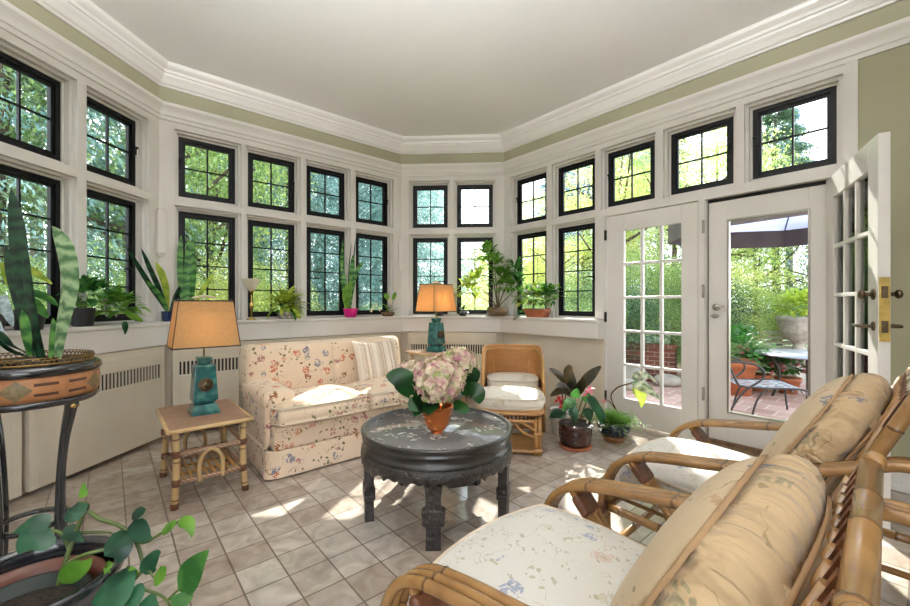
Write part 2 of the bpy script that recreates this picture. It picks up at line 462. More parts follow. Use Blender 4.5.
def offset_path(P, d):
    V = [Vector(p) for p in P]; out = []
    for i in range(len(V)):
        d1 = (V[i] - V[i - 1]).normalized() if i else (V[1] - V[0]).normalized()
        d2 = (V[i + 1] - V[i]).normalized() if i < len(V) - 1 else d1
        n1 = Vector((-d1.y, d1.x)); n2 = Vector((-d2.y, d2.x)); b = (n1 + n2).normalized()
        out.append(tuple(V[i] + b * (d / b.dot(n1))))
    return out
fm = MB(); prism(fm, [(-3.1, -1.2)] + offset_path(PATH, .16) + [(5.3, -1.2)], -.16, 0)
o = fm.build('floor', floor_mat()); tag(o, 'beige square stone tiles laid diagonally over the sunroom floor', 'floor', kind='structure')

apex = (-.233, 1.89, 3.53)
cm = MB(); ring = offset_path(PATH, -.11) + [(4.9, -1.05), (-2.8, -1.05)]
ring3 = [(x, y, 3.268) for x, y in ring]
vs = ring3 + [apex] + [(x, y, z + .06) for x, y, z in ring3] + [(apex[0], apex[1], apex[2] + .06)]
n = len(ring)
cm.add(vs, [(i, (i + 1) % n, n) for i in range(n)] + [(n + 1 + (i + 1) % n, n + 1 + i, 2 * n + 1) for i in range(n)] + [(i, (i + 1) % n, n + 1 + (i + 1) % n, n + 1 + i) for i in range(n)])
o = cm.build('ceiling', M['ceil']); tag(o, 'off-white faceted ceiling rising gently to a centre point', 'ceiling', kind='structure')

def cells(mb, L0, L1, z0, z1, holes, y0=0., y1=T):
    xs = sorted({L0, L1} | {h[0] for h in holes} | {h[1] for h in holes}); xs = [x for x in xs if L0 <= x <= L1]
    for a, b in zip(xs, xs[1:]):
        if b - a < 1e-5: continue
        hs = sorted([(h[2], h[3]) for h in holes if h[0] <= a + 1e-6 and h[1] >= b - 1e-6])
        z = z0
        for u, v in hs:
            if u > z: mb.box(a, b, y0, y1, z, u)
            z = max(z, v)
        if z < z1: mb.box(a, b, y0, y1, z, z1)

WN = {'left': 'left', 'back_left': 'back-left', 'back': 'back', 'right': 'right'}
wroot = {}
for k, (org, h, ln) in WALLS.items():
    holes = []
    wm = MB()
    for i, (a, b) in enumerate(WIN[k]):
        rows = [('u', HZ, (2.155, 2.71))]
        if not (k == 'right' and i > 1): rows.append(('l', LZ, (1.035, 2.027)))
        for r, (z0, z1), (s0, s1) in rows:
            holes.append((a - .035, b + .035, z0, z1))
            # wooden stops around the steel
            for x0, x1, q0, q1 in ((a - .036, a + .002, z0, z1), (b - .002, b + .036, z0, z1), (a - .03, b + .03, s1 - .002, z1 + .001), (a - .03, b + .03, z0 - .001, s0 + .002)):
                wm.box(x0, x1, .075, .135, q0, q1)
            for x0, x1, q0, q1 in ((a - .036, a - .012, z0, z1), (b + .012, b + .036, z0, z1), (a - .03, b + .03, s1 + .014, z1 + .001)):
                wm.box(x0, x1, .035, .08, q0, q1)
    top = 2.946
    if k == 'right':
        holes += [(1.373, 2.222, 0., 2.05), (2.278, 3.08, 0., 2.05)]
        cells(wm, -.06, 3.185, 0., top, holes)
        # casing bead at the right-hand jamb and the mid post
        wm.box(3.12, 3.185, -.014, 0, 0, 2.80); wm.box(2.228, 2.272, -.012, 0, 0, 2.05)
        wm.box(1.30, 1.366, -.012, 0, 0, 2.06)
    else:
        cells(wm, -.06, ln + .06, .80, top, holes)
    o = wm.build('wall_' + k, M['white'], loc=(org[0], org[1], 0), rot=R(90 - h))
    tag(o, {'left': 'white panelled wall of tall casements at the left of the room', 'back_left': 'white wall of eight black casements behind the floral sofa',
            'back': 'short white wall of four casements at the far end of the bay', 'right': 'white wall holding the glazed doors, changing to plain green plaster'}[k], 'wall', kind='structure')
    wroot[k] = o
    fr = MB(); fr.box(-.06, ln + .06, .004, T, 2.946, 3.40); fr.build('frieze', M['green'], o)['label'] = 'sage green painted band'
    lo = MB()
    if k == 'right':
        lo.box(3.185, ln, .0, T, 0, 2.946)
        lo.build('plaster', M['green'], o)['label'] = 'plain sage green plaster'
        lo = MB(); lo.box(0, 1.372, -.02, 0, 0, .83); lo.build('lower_panel', M['cream'], o)['label'] = 'cream painted lower wall'
    else:
        lo.box(-.06, ln + .06, 0., T, 0, .80); lo.build('lower_panel', M['cream'], o)['label'] = 'cream painted lower wall'

# the wall behind the camera, with a wide opening to the house
bm_ = MB(); cells(bm_, -3.2, 5.3, 0, 3.4, [(-.85, .85, 0., 2.25)], -1.36, -1.2)
o = bm_.build('wall_front', M['white']); tag(o, 'plain wall with a wide opening to the house, behind the viewer', 'wall', kind='structure')
rb = MB(); rb.box(5.16, 5.30, -1.2, -.1, 0, 3.4); rb.box(-3.1, -2.9, -1.3, -1.0, 0, 3.4)
o = rb.build('wall_side', M['green']); tag(o, 'short green return wall behind the viewer at right', 'wall', kind='structure')
# added pendant bowl, out of view: throws light up to brighten ceiling and walls
pr_ = thing('added_pendant', 'added white bowl pendant, unseen above the viewer, brightening the room', 'lamp', (-.23, .85, 0))
m = MB(); m.lathe([(0, 2.60), (.10, 2.605), (.22, 2.65), (.29, 2.72), (.285, 2.725), (.215, 2.665), (.10, 2.62), (0, 2.615)], 40); m.build('bowl', M['white'], pr_)
m = MB(); m.tube([(0, 0, 2.61), (0, 0, 3.42)], .008, 8); m.lathe([(0, 3.40), (.07, 3.40), (.05, 3.44), (0, 3.45)], 20); m.build('stem', M['brass'], pr_)
pb, nt_, p_ = newmat('added_bulb'); p_.inputs['Emission Color'].default_value = (.96, .975, 1, 1); p_.inputs['Emission Strength'].default_value = 1650.
for k in range(3):
    a = 2 * PI * k / 3; m = MB(); m.ball((.11 * math.cos(a), .11 * math.sin(a), 2.70), .032, 12, 8); m.build('bulb', pb, pr_)
# mouldings swept round the whole bay
mb = MB(); mb.extrude([(.02, 2.80), (-.016, 2.80), (-.016, 2.832), (-.026, 2.838), (-.026, 2.868), (-.033, 2.884), (-.046, 2.90), (-.058, 2.912), (-.062, 2.922), (-.062, 2.942), (-.05, 2.947), (.02, 2.947)], PATH)
o = mb.build('trim_1', M['white']); tag(o, 'stepped white moulding running above all the windows', 'moulding', kind='structure')
mb = MB(); mb.extrude([(.02, 3.088), (-.014, 3.088), (-.02, 3.104), (-.032, 3.112), (-.05, 3.145), (-.068, 3.170), (-.074, 3.186), (-.086, 3.190), (-.09, 3.212), (-.108, 3.226), (-.122, 3.240), (-.128, 3.256), (-.128, 3.272), (.02, 3.272)], PATH)
o = mb.build('trim_2', M['white']); tag(o, 'white crown cornice between green band and ceiling', 'cornice', kind='structure')
SP = [A0, AB, BC, CD, (CD[0] + 1.362 * hd(139.5)[0], CD[1] + 1.362 * hd(139.5)[1])]
mb = MB(); mb.extrude([(.10, SILL), (-.128, SILL), (-.136, 1.012), (-.136, .992), (-.128, .986), (-.117, .984), (-.117, .822), (.0, .822), (0, .97), (.10, .97)], SP)
o = mb.build('trim_3', M['white']); tag(o, 'deep white sill shelf carrying the row of house plants', 'window sill', kind='structure')
# corner blocks where the bay's walls meet
for i, (p, h, nm) in enumerate(((AB, 26.4, 'left'), (BC, 71.3, 'back'))):
    mb = MB(); mb.box(-.034, .034, -.05, .04, 1.62, 1.98); mb.frustum((.034, .04), (.016, .03), 1.98, 2.01, cy=-.005); mb.frustum((.016, .03), (.034, .04), 1.59, 1.62, cy=-.005)
    o = mb.build('trim_%d' % (4 + i), M['white'], loc=(p[0], p[1], 0), rot=R(90 - h)); tag(o, 'small chamfered white block on the corner post at the %s of the bay' % nm, 'trim', kind='structure')
mb = MB(); mb.box(3.19, 6.9, -.018, 0, 0, .15); mb.box(3.19, 6.9, -.03, 0, 0, .03)
o = mb.build('baseboard_right', M['white'], loc=(CD[0], CD[1], 0), rot=R(90 - 139.5)); tag(o, 'white baseboard along the green plaster at right', 'baseboard', kind='structure')

# windows: black steel casements, each with its leaded bars, pane and stay
wi = 0
POS = {4: ['leftmost', 'second from left', 'third from left', 'rightmost'], 2: ['left-hand', 'right-hand'], 5: ['leftmost', 'second from left', 'middle', 'second from right', 'rightmost']}
for k, (org, h, ln) in WALLS.items():
    for i, (a, b) in enumerate(WIN[k]):
        for row in ('upper', 'lower'):
            if row == 'lower' and k == 'right' and i > 1: continue
            wi += 1
            z0, z1 = (2.155, 2.71) if row == 'upper' else (1.035, 2.027)
            L0 = Vector((org[0], org[1], 0)); ang = R(90 - h)
            Mw = Matrix.Rotation(ang, 4, 'Z')
            root = thing('window_%d' % wi, '', 'window', L0 + Mw @ Vector(((a + b) / 2, .085, z0)), ang, kind='structure')
            nn = len(WIN[k]); ps = POS[nn][i]
            if k == 'right' and row == 'lower': ps = POS[2][i]
            if k == 'right' and row == 'upper' and i >= 2: lab = 'small black %s pane steel window above %s' % ('four', ['the left french door', 'the glass door, toward its left', 'the glass door beside the open door'][i - 2])
            else: lab = '%s black steel casement in the %s row of the %s wall' % (ps, row, WN[k])
            root['label'] = lab
            w = (b - a) / 2; H = z1 - z0; f = .034
            m = MB()
            for x0, x1, q0, q1 in ((-w, w, 0, f), (-w, w, H - f, H), (-w, -w + f, f, H - f), (w - f, w, f, H - f)): m.box(x0, x1, 0, .045, q0, q1)
            m.build('frame', M['steel'], root)
            s = .022; m = MB()
            for x0, x1, q0, q1 in ((-w + f, w - f, f, f + s), (-w + f, w - f, H - f - s, H - f), (-w + f, -w + f + s, f, H - f), (w - f - s, w - f, f, H - f)): m.box(x0, x1, .012, .038, q0, q1)
            e = f + s; m.box(-.006, .006, .016, .034, e, H - e)
            nr = 2 if row == 'upper' else 4
            for j in range(1, nr):
                zz = e + (H - 2 * e) * j / nr; m.box(-w + e, w - e, .017, .033, zz - .006, zz + .006)
            sash = m.build('sash', M['steel'], root)
            m = MB(); m.box(-w + e - .004, w - e + .004, .024, .027, e - .004, H - e + .004); m.build('glass', M['glass'], root)
            sd = 1 if (i + (k == 'back')) % 2 else -1
            if row == 'lower':
                m = MB(); zz = H * .42
                m.box(sd * (w - .03) - .009, sd * (w - .03) + .009, -.012, .01, zz - .03, zz + .03)
                m.tube(smooth_path([(sd * (w - .03), -.012, zz), (sd * (w - .06), -.03, zz + .008), (sd * (w - .14), -.034, zz + .004)], 4), .007, 6)
                m.build('latch', M['steel'], root)
            else:
                m = MB(); zz = H * .55
                m.box(sd * (w - .016) - .01, sd * (w - .016) + .01, -.016, .01, zz - .035, zz + .035); m.ball((sd * (w - .016), -.026, zz + .02), .012, 8, 6)
                m.build('latch', M['steel'], root)

# radiator covers under the sill
def radiator(k, x0, x1, label):
    org, h, ln = WALLS[k]; ang = R(90 - h)
    loc = Vector((org[0], org[1], 0)) + Matrix.Rotation(ang, 4, 'Z') @ Vector(((x0 + x1) / 2, -.0, 0))
    root = thing('radiator_cover', label, 'radiator cover', loc, ang, 'painted covers under the sill')
    w = (x1 - x0) / 2; m = MB()
    cells(m, -w, w, .035, .815, [(-w + .05, w - .05, .545, .66)], -.098, -.07)
    m.box(-w, -w + .02, -.07, -.003, .035, .815); m.box(w - .02, w, -.07, -.003, .035, .815)
    b = m.build('body', M['cream'], root); bevel(b, .003)
    m = MB()
    for q0, q1 in ((.685, .70), (.74, .755)): m.box(-w + .03, w - .03, -.104, -.0975, q0, q1)
    m.box(-w + .04, w - .04, -.103, -.0975, .53, .54); m.box(-w + .04, w - .04, -.103, -.0975, .665, .675)
    m.build('moulding', M['cream'], root)
    m = MB(); m.box(-w + .05, w - .05, -.090, -.086, .54, .665); m.build('slot_shade', M['dark'], root)  # near-black sheet stands in for the shade behind the slots
    m = MB(); x = -w + .065
    while x < w - .06:
        m.box(x, x + .012, -.097, -.091, .545, .66); x += .030
    m.build('grille', M['cream'], root)
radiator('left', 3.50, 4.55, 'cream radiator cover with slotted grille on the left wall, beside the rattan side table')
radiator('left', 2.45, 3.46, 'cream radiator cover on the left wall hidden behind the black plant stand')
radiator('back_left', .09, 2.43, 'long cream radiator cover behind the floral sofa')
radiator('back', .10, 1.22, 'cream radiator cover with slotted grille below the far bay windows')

# ------------------------------------------------------------------ doors on the right wall
org, h, ln = WALLS['right']; angD = R(90 - h); MD = Matrix.Translation((org[0], org[1], 0)) @ Matrix.Rotation(angD, 4, 'Z')
def french(mb, x0, x1, z0, z1, lx0, lx1, lz0, lz1, y0, y1, cols=3, rows=5, mu=.024):
    mb.box(x0, lx0, y0, y1, z0, z1); mb.box(lx1, x1, y0, y1, z0, z1)
    mb.box(lx0, lx1, y0, y1, z0, lz0); mb.box(lx0, lx1, y0, y1, lz1, z1)
    for i in range(1, cols):
        x = lx0 + (lx1 - lx0) * i / cols; mb.box(x - mu / 2, x + mu / 2, y0 + .004, y1 - .004, lz0, lz1)
    for j in range(1, rows):
        z = lz0 + (lz1 - lz0) * j / rows; mb.box(lx0, lx1, y0 + .005, y1 - .005, z - mu / 2, z + mu / 2)
def hinge(root, x, y, z, mat, hh=.1):
    m = MB(); m.tube([(x, y, z - hh / 2), (x, y, z + hh / 2)], .009, 8); m.box(x - .014, x + .014, y + .003, y + .008, z - hh / 2, z + hh / 2); m.build('hinge', mat, root)
# fixed french door
root = thing('door_1', 'closed white french door with fifteen panes beside the sill plants', 'door', MD @ Vector((1.388, 0, 0)), angD, kind='structure')
m = MB(); french(m, 0, .830, .014, 2.04, .175, .698, .255, 1.885, .004, .052); bevel(m.build('slab', M['white'], root), .003)
m = MB(); m.box(.172, .70, .026, .030, .252, 1.888); m.build('glass', M['glass'], root)
hinge(root, -.012, -.004, 1.86, M['dark']); hinge(root, -.012, -.004, 1.04, M['dark']); hinge(root, -.012, -.004, .25, M['dark'])
# full-glass storm door
root = thing('door_2', 'white glass storm door looking out on the brick patio', 'door', MD @ Vector((2.284, 0, 0)), angD, kind='structure')
m = MB(); x0, x1 = 0., .79
m.box(x0, .142, .05, .09, .045, 2.02); m.box(.645, x1, .05, .09, .045, 2.02); m.box(.142, .645, .05, .09, .045, .288); m.box(.142, .645, .05, .09, 1.858, 2.02)
bevel(m.build('slab', M['white'], root), .003)
m = MB()
for a, b, c, d in ((.134, .148, .28, 1.866), (.639, .653, .28, 1.866), (.134, .653, .28, .292), (.134, .653, 1.854, 1.866)): m.box(a, b, .046, .094, c, d)
m.build('glazing_bead', M['nickel'], root)
m = MB(); m.box(.14, .647, .068, .073, .286, 1.86); m.build('glass', M['glass'], root)
m = MB(); m.ball((.060, .04, 1.145), (.03, .014, .03), 14, 8); m.tube([(.06, .045, 1.145), (.06, .005, 1.145), (.075, 0, 1.147), (.125, .004, 1.155)], .008, 8); m.build('lever', M['nickel'], root)
m = MB(); m.ball((.05, .04, 1.07), (.028, .014, .018), 12, 8); m.box(.025, .075, .018, .034, 1.062, 1.078); m.build('deadbolt', M['nickel'], root)
for z in (1.82, 1.28, .42): hinge(root, -.022, -.014, z, M['nickel'], .11)
m = MB(); m.box(-.01, .80, .03, .16, 0.001, .042); m.box(-.01, .80, -.03, .03, 0.001, .018); m.build('threshold', pbr('oak_threshold', (.20, .12, .065), .5, var=.3, vscale=30.), root)
m = MB(); m.box(-.004, .0, .048, .09, .045, 2.045); m.box(-.004, .795, .06, .09, 2.024, 2.05); m.build('weather_strip', M['dark'], root)
# inner french door, swung open into the room
hd3 = math.degrees(math.atan2(-.47, -.80)); ang3 = R(90 - hd3)
root = thing('door_3', 'white french door standing open with brass lock plate on its edge', 'door', (2.612, 2.848, 0), ang3, kind='structure')
m = MB(); french(m, 0, .928, .018, 2.04, .165, .79, .255, 1.885, 0., .046); bevel(m.build('slab', M['white'], root), .003)
m = MB(); m.box(.162, .793, .021, .025, .252, 1.888); m.build('glass', M['glass'], root)
m = MB(); m.box(.9275, .932, .003, .043, .985, 1.31); m.build('lock_plate', M['brass'], root)
for z in (1.235, 1.06):
    m = MB(); m.box(.931, .936, .011, .035, z - .03, z + .03); m.tube([(.932, .023, z), (.945, .023, z)], .009, 8); m.build('bolt', M['bronze'], root)
for sy in (-1, 1):
    yy = -.001 if sy < 0 else .047
    m = MB(); m.ball((.87, yy, 1.225), (.03, .012, .03), 14, 8); m.tube([(.87, yy, 1.225), (.87, yy + sy * .035, 1.225)], .011, 8); m.ball((.87, yy + sy * .045, 1.225), (.024, .016, .024), 12, 8); m.build('knob', M['bronze'], root)
    m = MB(); m.ball((.87, yy, 1.06), (.026, .010, .026), 14, 8); m.tube(smooth_path([(.87, yy, 1.06), (.87, yy + sy * .05, 1.06), (.84, yy + sy * .056, 1.06), (.78, yy + sy * .052, 1.062)], 5), .009, 8); m.build('lever', M['bronze'], root)
for z in (1.85, 1.05, .25): hinge(root, .0, .05, z, M['brass'])
# ------------------------------------------------------------------ furniture materials
FC = [srgb(196, 112, 84), srgb(132, 128, 140), srgb(178, 122, 116), srgb(150, 92, 60), srgb(206, 150, 118)]
M['sofa'] = floral('sofa_chintz', srgb(226, 204, 178), FC, s=11.5, dens=.62, leafc=srgb(112, 106, 62), stem=srgb(140, 116, 78))
M['seat'] = floral('armchair_chintz', srgb(220, 216, 208), [srgb(150, 156, 178), srgb(205, 176, 156), srgb(110, 126, 165), srgb(196, 188, 160)], s=15., dens=.36, leafc=srgb(158, 152, 112), stem=srgb(166, 158, 126), fade=.62)
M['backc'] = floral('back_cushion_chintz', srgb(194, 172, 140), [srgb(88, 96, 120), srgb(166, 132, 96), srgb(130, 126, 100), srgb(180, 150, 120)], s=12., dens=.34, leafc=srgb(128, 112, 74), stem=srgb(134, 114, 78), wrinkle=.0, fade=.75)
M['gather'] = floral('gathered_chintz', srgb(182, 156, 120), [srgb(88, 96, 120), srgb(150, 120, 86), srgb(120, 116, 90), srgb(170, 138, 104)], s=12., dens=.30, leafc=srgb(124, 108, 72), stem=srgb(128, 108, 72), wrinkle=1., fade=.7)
M['pipe'] = pbr('cord_piping', srgb(158, 126, 90), .8)
M['pipew'] = pbr('pale_piping', srgb(224, 208, 186), .8)
M['bamboo'] = bamboo('varnished_bamboo', srgb(112, 74, 38), srgb(180, 138, 84), .2, rs=4.)
M['bind'] = pbr('dark_cane_binding', srgb(98, 58, 34), .4, var=.3, vscale=60., bump=.4, bscale=120.)
M['rattan'] = bamboo('honey_rattan', srgb(176, 122, 62), srgb(218, 172, 108), .35, rs=7.)
M['pale_rattan'] = bamboo('pale_rattan', srgb(178, 142, 92), srgb(212, 184, 136), .4, ring=srgb(110, 72, 40), rs=9.)
M['wick'] = wicker('woven_cane', srgb(138, 88, 44), srgb(214, 158, 92), 160.)
M['wickt'] = wicker('woven_table_top', srgb(128, 92, 72), srgb(206, 176, 146), 150.)
M['linen'] = floral('pale_seat_linen', srgb(228, 220, 206), [srgb(196, 176, 150), srgb(206, 188, 160)], s=6., dens=.3, leafc=srgb(196, 184, 158), stem=srgb(190, 176, 150), fade=.6)

# ------------------------------------------------------------------ sofa
def sofa():
    r = thing('sofa', 'two seat sofa in cream floral chintz with pleated skirt', 'sofa', (-1.216, 2.673, 0), R(40.9))
    W, D = 1.42, .84
    m = MB(); m.box(.03, W - .03, .035, D - .03, .17, .335); m.box(.0, .20, .13, D - .02, .17, .50); m.box(W - .20, W, .13, D - .02, .17, .50)
    b = m.build('base', M['sofa'], r); bevel(b, .018, 3)
    for i, x in enumerate((0., W - .20)):
        m = MB(); n = 18; vs = []; fs = []
        sec = [(0.0, .44), (-.012, .50), (.0, .545), (.04, .568), (.10, .574), (.16, .566), (.20, .545), (.212, .50), (.20, .44)]
        for j in range(n + 1):
            t = j / n; y = .115 + t * (D - .20)
            e = .92 if j in (0,) else 1.
            for a, z in sec: vs.append((x + .10 + (a - .10) * e, y + (0.012 if e < 1 else 0), z + .012 * math.sin(t * 3) - (.01 if e < 1 else 0)))
        k = len(sec)
        for j in range(n):
            for q in range(k - 1): a = j * k + q; fs.append((a, a + 1, a + k + 1, a + k))
        fs.append(tuple(range(k - 1, -1, -1))); fs.append(tuple(n * k + q for q in range(k)))
        m.add(vs, fs, True); m.build('arm', M['sofa'], r)
    # tight back with a rolled top edge
    m = MB(); prof = [(.56, .30), (.575, .46), (.60, .62), (.622, .755), (.635, .815), (.66, .842), (.70, .850), (.75, .845), (.79, .825), (.81, .78), (.815, .6), (.82, .18)]
    xs = [0, .012, .04, .2, .4, .6, .70, .712, .724, .82, 1.0, 1.2, 1.38, 1.408, W]; vs = []; fs = []
    for i, x in enumerate(xs):
        e = min(1, .90 + .10 * min(i, len(xs) - 1 - i) / 2)
        dip = -.010 if abs(x - .712) < .004 else .016 * math.sin(PI * ((x % .712) / .712)) ** .5
        for y, z in prof: vs.append((x, y + (1 - e) * .3 - (dip if y < .7 and z > .4 else 0), z * (1 if z < .7 else 1 - (1 - e) * .25)))
    k = len(prof)
    for i in range(len(xs) - 1):
        for q in range(k - 1): a = i * k + q; fs.append((a, a + k, a + k + 1, a + 1))
    fs.append(tuple(range(k))); fs.append(tuple((len(xs) - 1) * k + q for q in reversed(range(k))))
    m.add(vs, fs, True); m.build('backrest', M['sofa'], r)
    for i, x in enumerate((.205, .712)):
        m = MB(); pp = MB()
        Mx = Matrix.Translation((x + .2535 + (-.085 if i == 0 else .085), .265, .402)) @ Matrix.Rotation(R(-3.0), 4, 'X')
        cushion(m, .675, .64, .105, crown=.060, n=18, sq=.10, M=Mx, pipe=pp, pr=.0055, sag=.012, puff=.010)
        c = m.build('seat_cushion', M['sofa'], r); pp.build('piping', M['pipew'], c)
    # skirt: hangs a little proud, with kick pleats at the corners
    m = MB(); path = []
    def sk(p): return [(p[0], p[1])]
    pts = [(-.012, D - .02), (-.012, .15), (-.020, .045), (-.004, .018), (.02, .004), (.05, -.004)]
    x = .1
    while x < W - .06: pts.append((x, -.004 + .004 * math.sin(x * 23))); x += .06
    pts += [(W - .05, -.004), (W - .02, .004), (W + .004, .018), (W + .02, .045), (W + .012, .15), (W + .012, D - .02)]
    vs = []; fs = []
    for i, (x, y) in enumerate(pts):
        fl = .012 if y < .2 else .006
        ox = -fl if x < .02 else fl if x > W - .02 else 0; oy = -fl if y < .06 else 0
        vs += [(x + ox, y + oy, .012), (x, y, .185), (x + (.02 if x < .1 else -.02 if x > W - .1 else 0), y + .02, .185), (x + (.02 if x < .1 else -.02 if x > W - .1 else 0), y + .02, .012)]
    for i in range(len(pts) - 1):
        a = i * 4
        for q in range(4): fs.append((a + q, a + (q + 1) % 4, a + 4 + (q + 1) % 4, a + 4 + q))
    m.add(vs, fs, False); m.build('skirt', M['sofa'], r)
    return r
sofa()
def striped(name):
    m, nt, p = newmat(name); L = nt.links.new
    tc = nd(nt, 'ShaderNodeTexCoord'); sp = nd(nt, 'ShaderNodeSeparateXYZ'); L(tc.outputs['Object'], sp.inputs[0])
    rp = nd(nt, 'ShaderNodeValToRGB'); rp.color_ramp.interpolation = 'CONSTANT'
    a, b, c = srgb(226, 214, 198), srgb(190, 166, 142), srgb(206, 190, 172)
    seq = [(0, a), (.12, c), (.18, b), (.22, a), (.27, b), (.30, c), (.36, a), (.44, c), (.50, b), (.54, c), (.57, b), (.60, a), (.70, b), (.73, a), (.77, b), (.82, c), (.88, a)]
    e = rp.color_ramp.elements; e[0].color = rgba(a); e[1].position = .12; e[1].color = rgba(c)
    for t, q in seq[2:]: x = e.new(t); x.color = rgba(q)
    L(math_n(nt, 'MULTIPLY_ADD', sp.outputs[0], 2.2, .5), rp.inputs['Fac'])
    ck = nd(nt, 'ShaderNodeTexVoronoi', Scale=70.); L(tc.outputs['Object'], ck.inputs['Vector'])
    L(mix_n(nt, math_n(nt, 'MULTIPLY', math_n(nt, 'LESS_THAN', ck.outputs['Distance'], .35), .35), rp.outputs['Color'], srgb(236, 228, 216)), p.inputs['Base Color'])
    p.inputs['Roughness'].default_value = .9
    return m
def pillow(name, w, h, t, mat, loc, rot, pinch=.16):
    m = MB(); n = 16; vs = []; fs = []; k = n + 1
    for sg in (1, -1):
        for i in range(k):
            for j in range(k):
                u = -1 + 2 * i / n; v = -1 + 2 * j / n
                x = w / 2 * u * (1 - pinch * (1 - v * v) * abs(u) ** 4 * .4); z = h / 2 * v * (1 - pinch * (1 - u * u) * abs(v) ** 4 * (1.6 if v > 0 else .3))
                vs.append((x, sg * (t / 2 * ((1 - u ** 4) * (1 - v ** 4)) ** .55 + .003), z))
    for i in range(n):
        for j in range(n):
            a = i * k + j; b = k * k + a
            fs += [(a, a + 1, a + k + 1, a + k), (b, b + k, b + k + 1, b + 1)]
    rim = [(i, 0) for i in range(n)] + [(n, j) for j in range(n)] + [(n - i, n) for i in range(n)] + [(0, n - j) for j in range(n)]
    for q in range(len(rim)):
        a = rim[q][0] * k + rim[q][1]; p = rim[(q + 1) % len(rim)]; b = p[0] * k + p[1]
        fs.append((a, b, k * k + b, k * k + a))
    m.add(vs, fs, True)
    return m.build(name, mat, loc=loc, rot=rot)
p = pillow('throw_pillow', .43, .42, .15, striped('striped_linen'), (-.715, 3.735, .655), (R(-18), R(-3), R(36)))
tag(p, 'beige striped throw pillow leaning on the sofa back', 'pillow')

# ------------------------------------------------------------------ cane side tables
def side_table(name, label, loc, W, D, H, rz):
    r = thing(name, label, 'side table', loc, R(rz), 'cane side tables holding lamps')
    m = MB(); m.box(-.04, W + .04, -.045, D + .045, H - .020, H); t = m.build('tabletop', M['wickt'], r); bevel(t, .006)
    m = MB()
    for a, b in (((-.042, -.047), (W + .042, -.047)), ((W + .042, -.047), (W + .042, D + .047)), ((W + .042, D + .047), (-.042, D + .047)), ((-.042, D + .047), (-.042, -.047))):
        m.tube([(a[0], a[1], H - .012), (b[0], b[1], H - .012)], .013, 8)
    m.build('edge_cane', M['pale_rattan'], r)
    cs = [(0, 0), (W, 0), (W, D), (0, D)]
    for x, y in cs:
        m = MB(); ox = -.012 if x == 0 else .012; oy = -.010 if y == 0 else .010
        pts = [(x + ox, y + oy, 0), (x + ox * .3, y, H * .33), (x, y, H * .68), (x + ox * .6, y, H - .02)]
        m.cane(smooth_path(pts, 4), .0185, 10, .11)
        l = m.build('leg', M['pale_rattan'], r)
        for f in (.31, .665): b = MB(); b.lathe([(.019, -.02), (.0225, -.017), (.0225, .017), (.019, .02)], 10, (x + ox * .28, y, H * f)); b.build('binding', M['bind'], l)
        b = MB(); b.lathe([(.0185, 0), (.0215, .002), (.0215, .03), (.019, .034)], 10, (x + ox, y + oy, 0.0)); b.build('foot', M['bind'], l)
    for f in (.31, .665):
        m = MB()
        for i in range(4):
            a, b = cs[i], cs[(i + 1) % 4]; m.tube([(a[0], a[1], H * f), (b[0], b[1], H * f)], .014, 8)
        m.build('rail', M['wickt'], r)
    m = MB(); y0 = H * .31 + .012; k = int(W / .035)
    for i in range(1, k): m.tube([(W * i / k, 0, y0), (W * i / k, D, y0)], .008, 6)
    for i in range(1, 4): m.tube([(0, D * i / 4, y0 - .014), (W, D * i / 4, y0 - .014)], .008, 6)
    m.build('shelf', M['rattan'], r)
    for yy in (-.004, D + .004):
        m = MB(); c = W / 2; w = W * .17; za, zb = H * .30, H * .655
        m.tube(smooth_path([(c - w, yy, za - .015), (c - w * 1.02, yy, za + (zb - za) * .55), (c - w * .6, yy, zb - .02), (c, yy, zb), (c + w * .6, yy, zb - .02), (c + w * 1.02, yy, za + (zb - za) * .55), (c + w, yy, za - .015)], 5), .0125, 8)
        m.build('arch', M['pale_rattan'], r)
side_table('side_table', 'low cane side table with woven top and arched front, left of the sofa', (-1.600, 2.325, 0), .345, .56, .463, 40.9)
side_table('side_table', 'taller cane side table between the sofa and the wicker chair', (-.215, 4.17, 0), .40, .40, .65, 40.9)

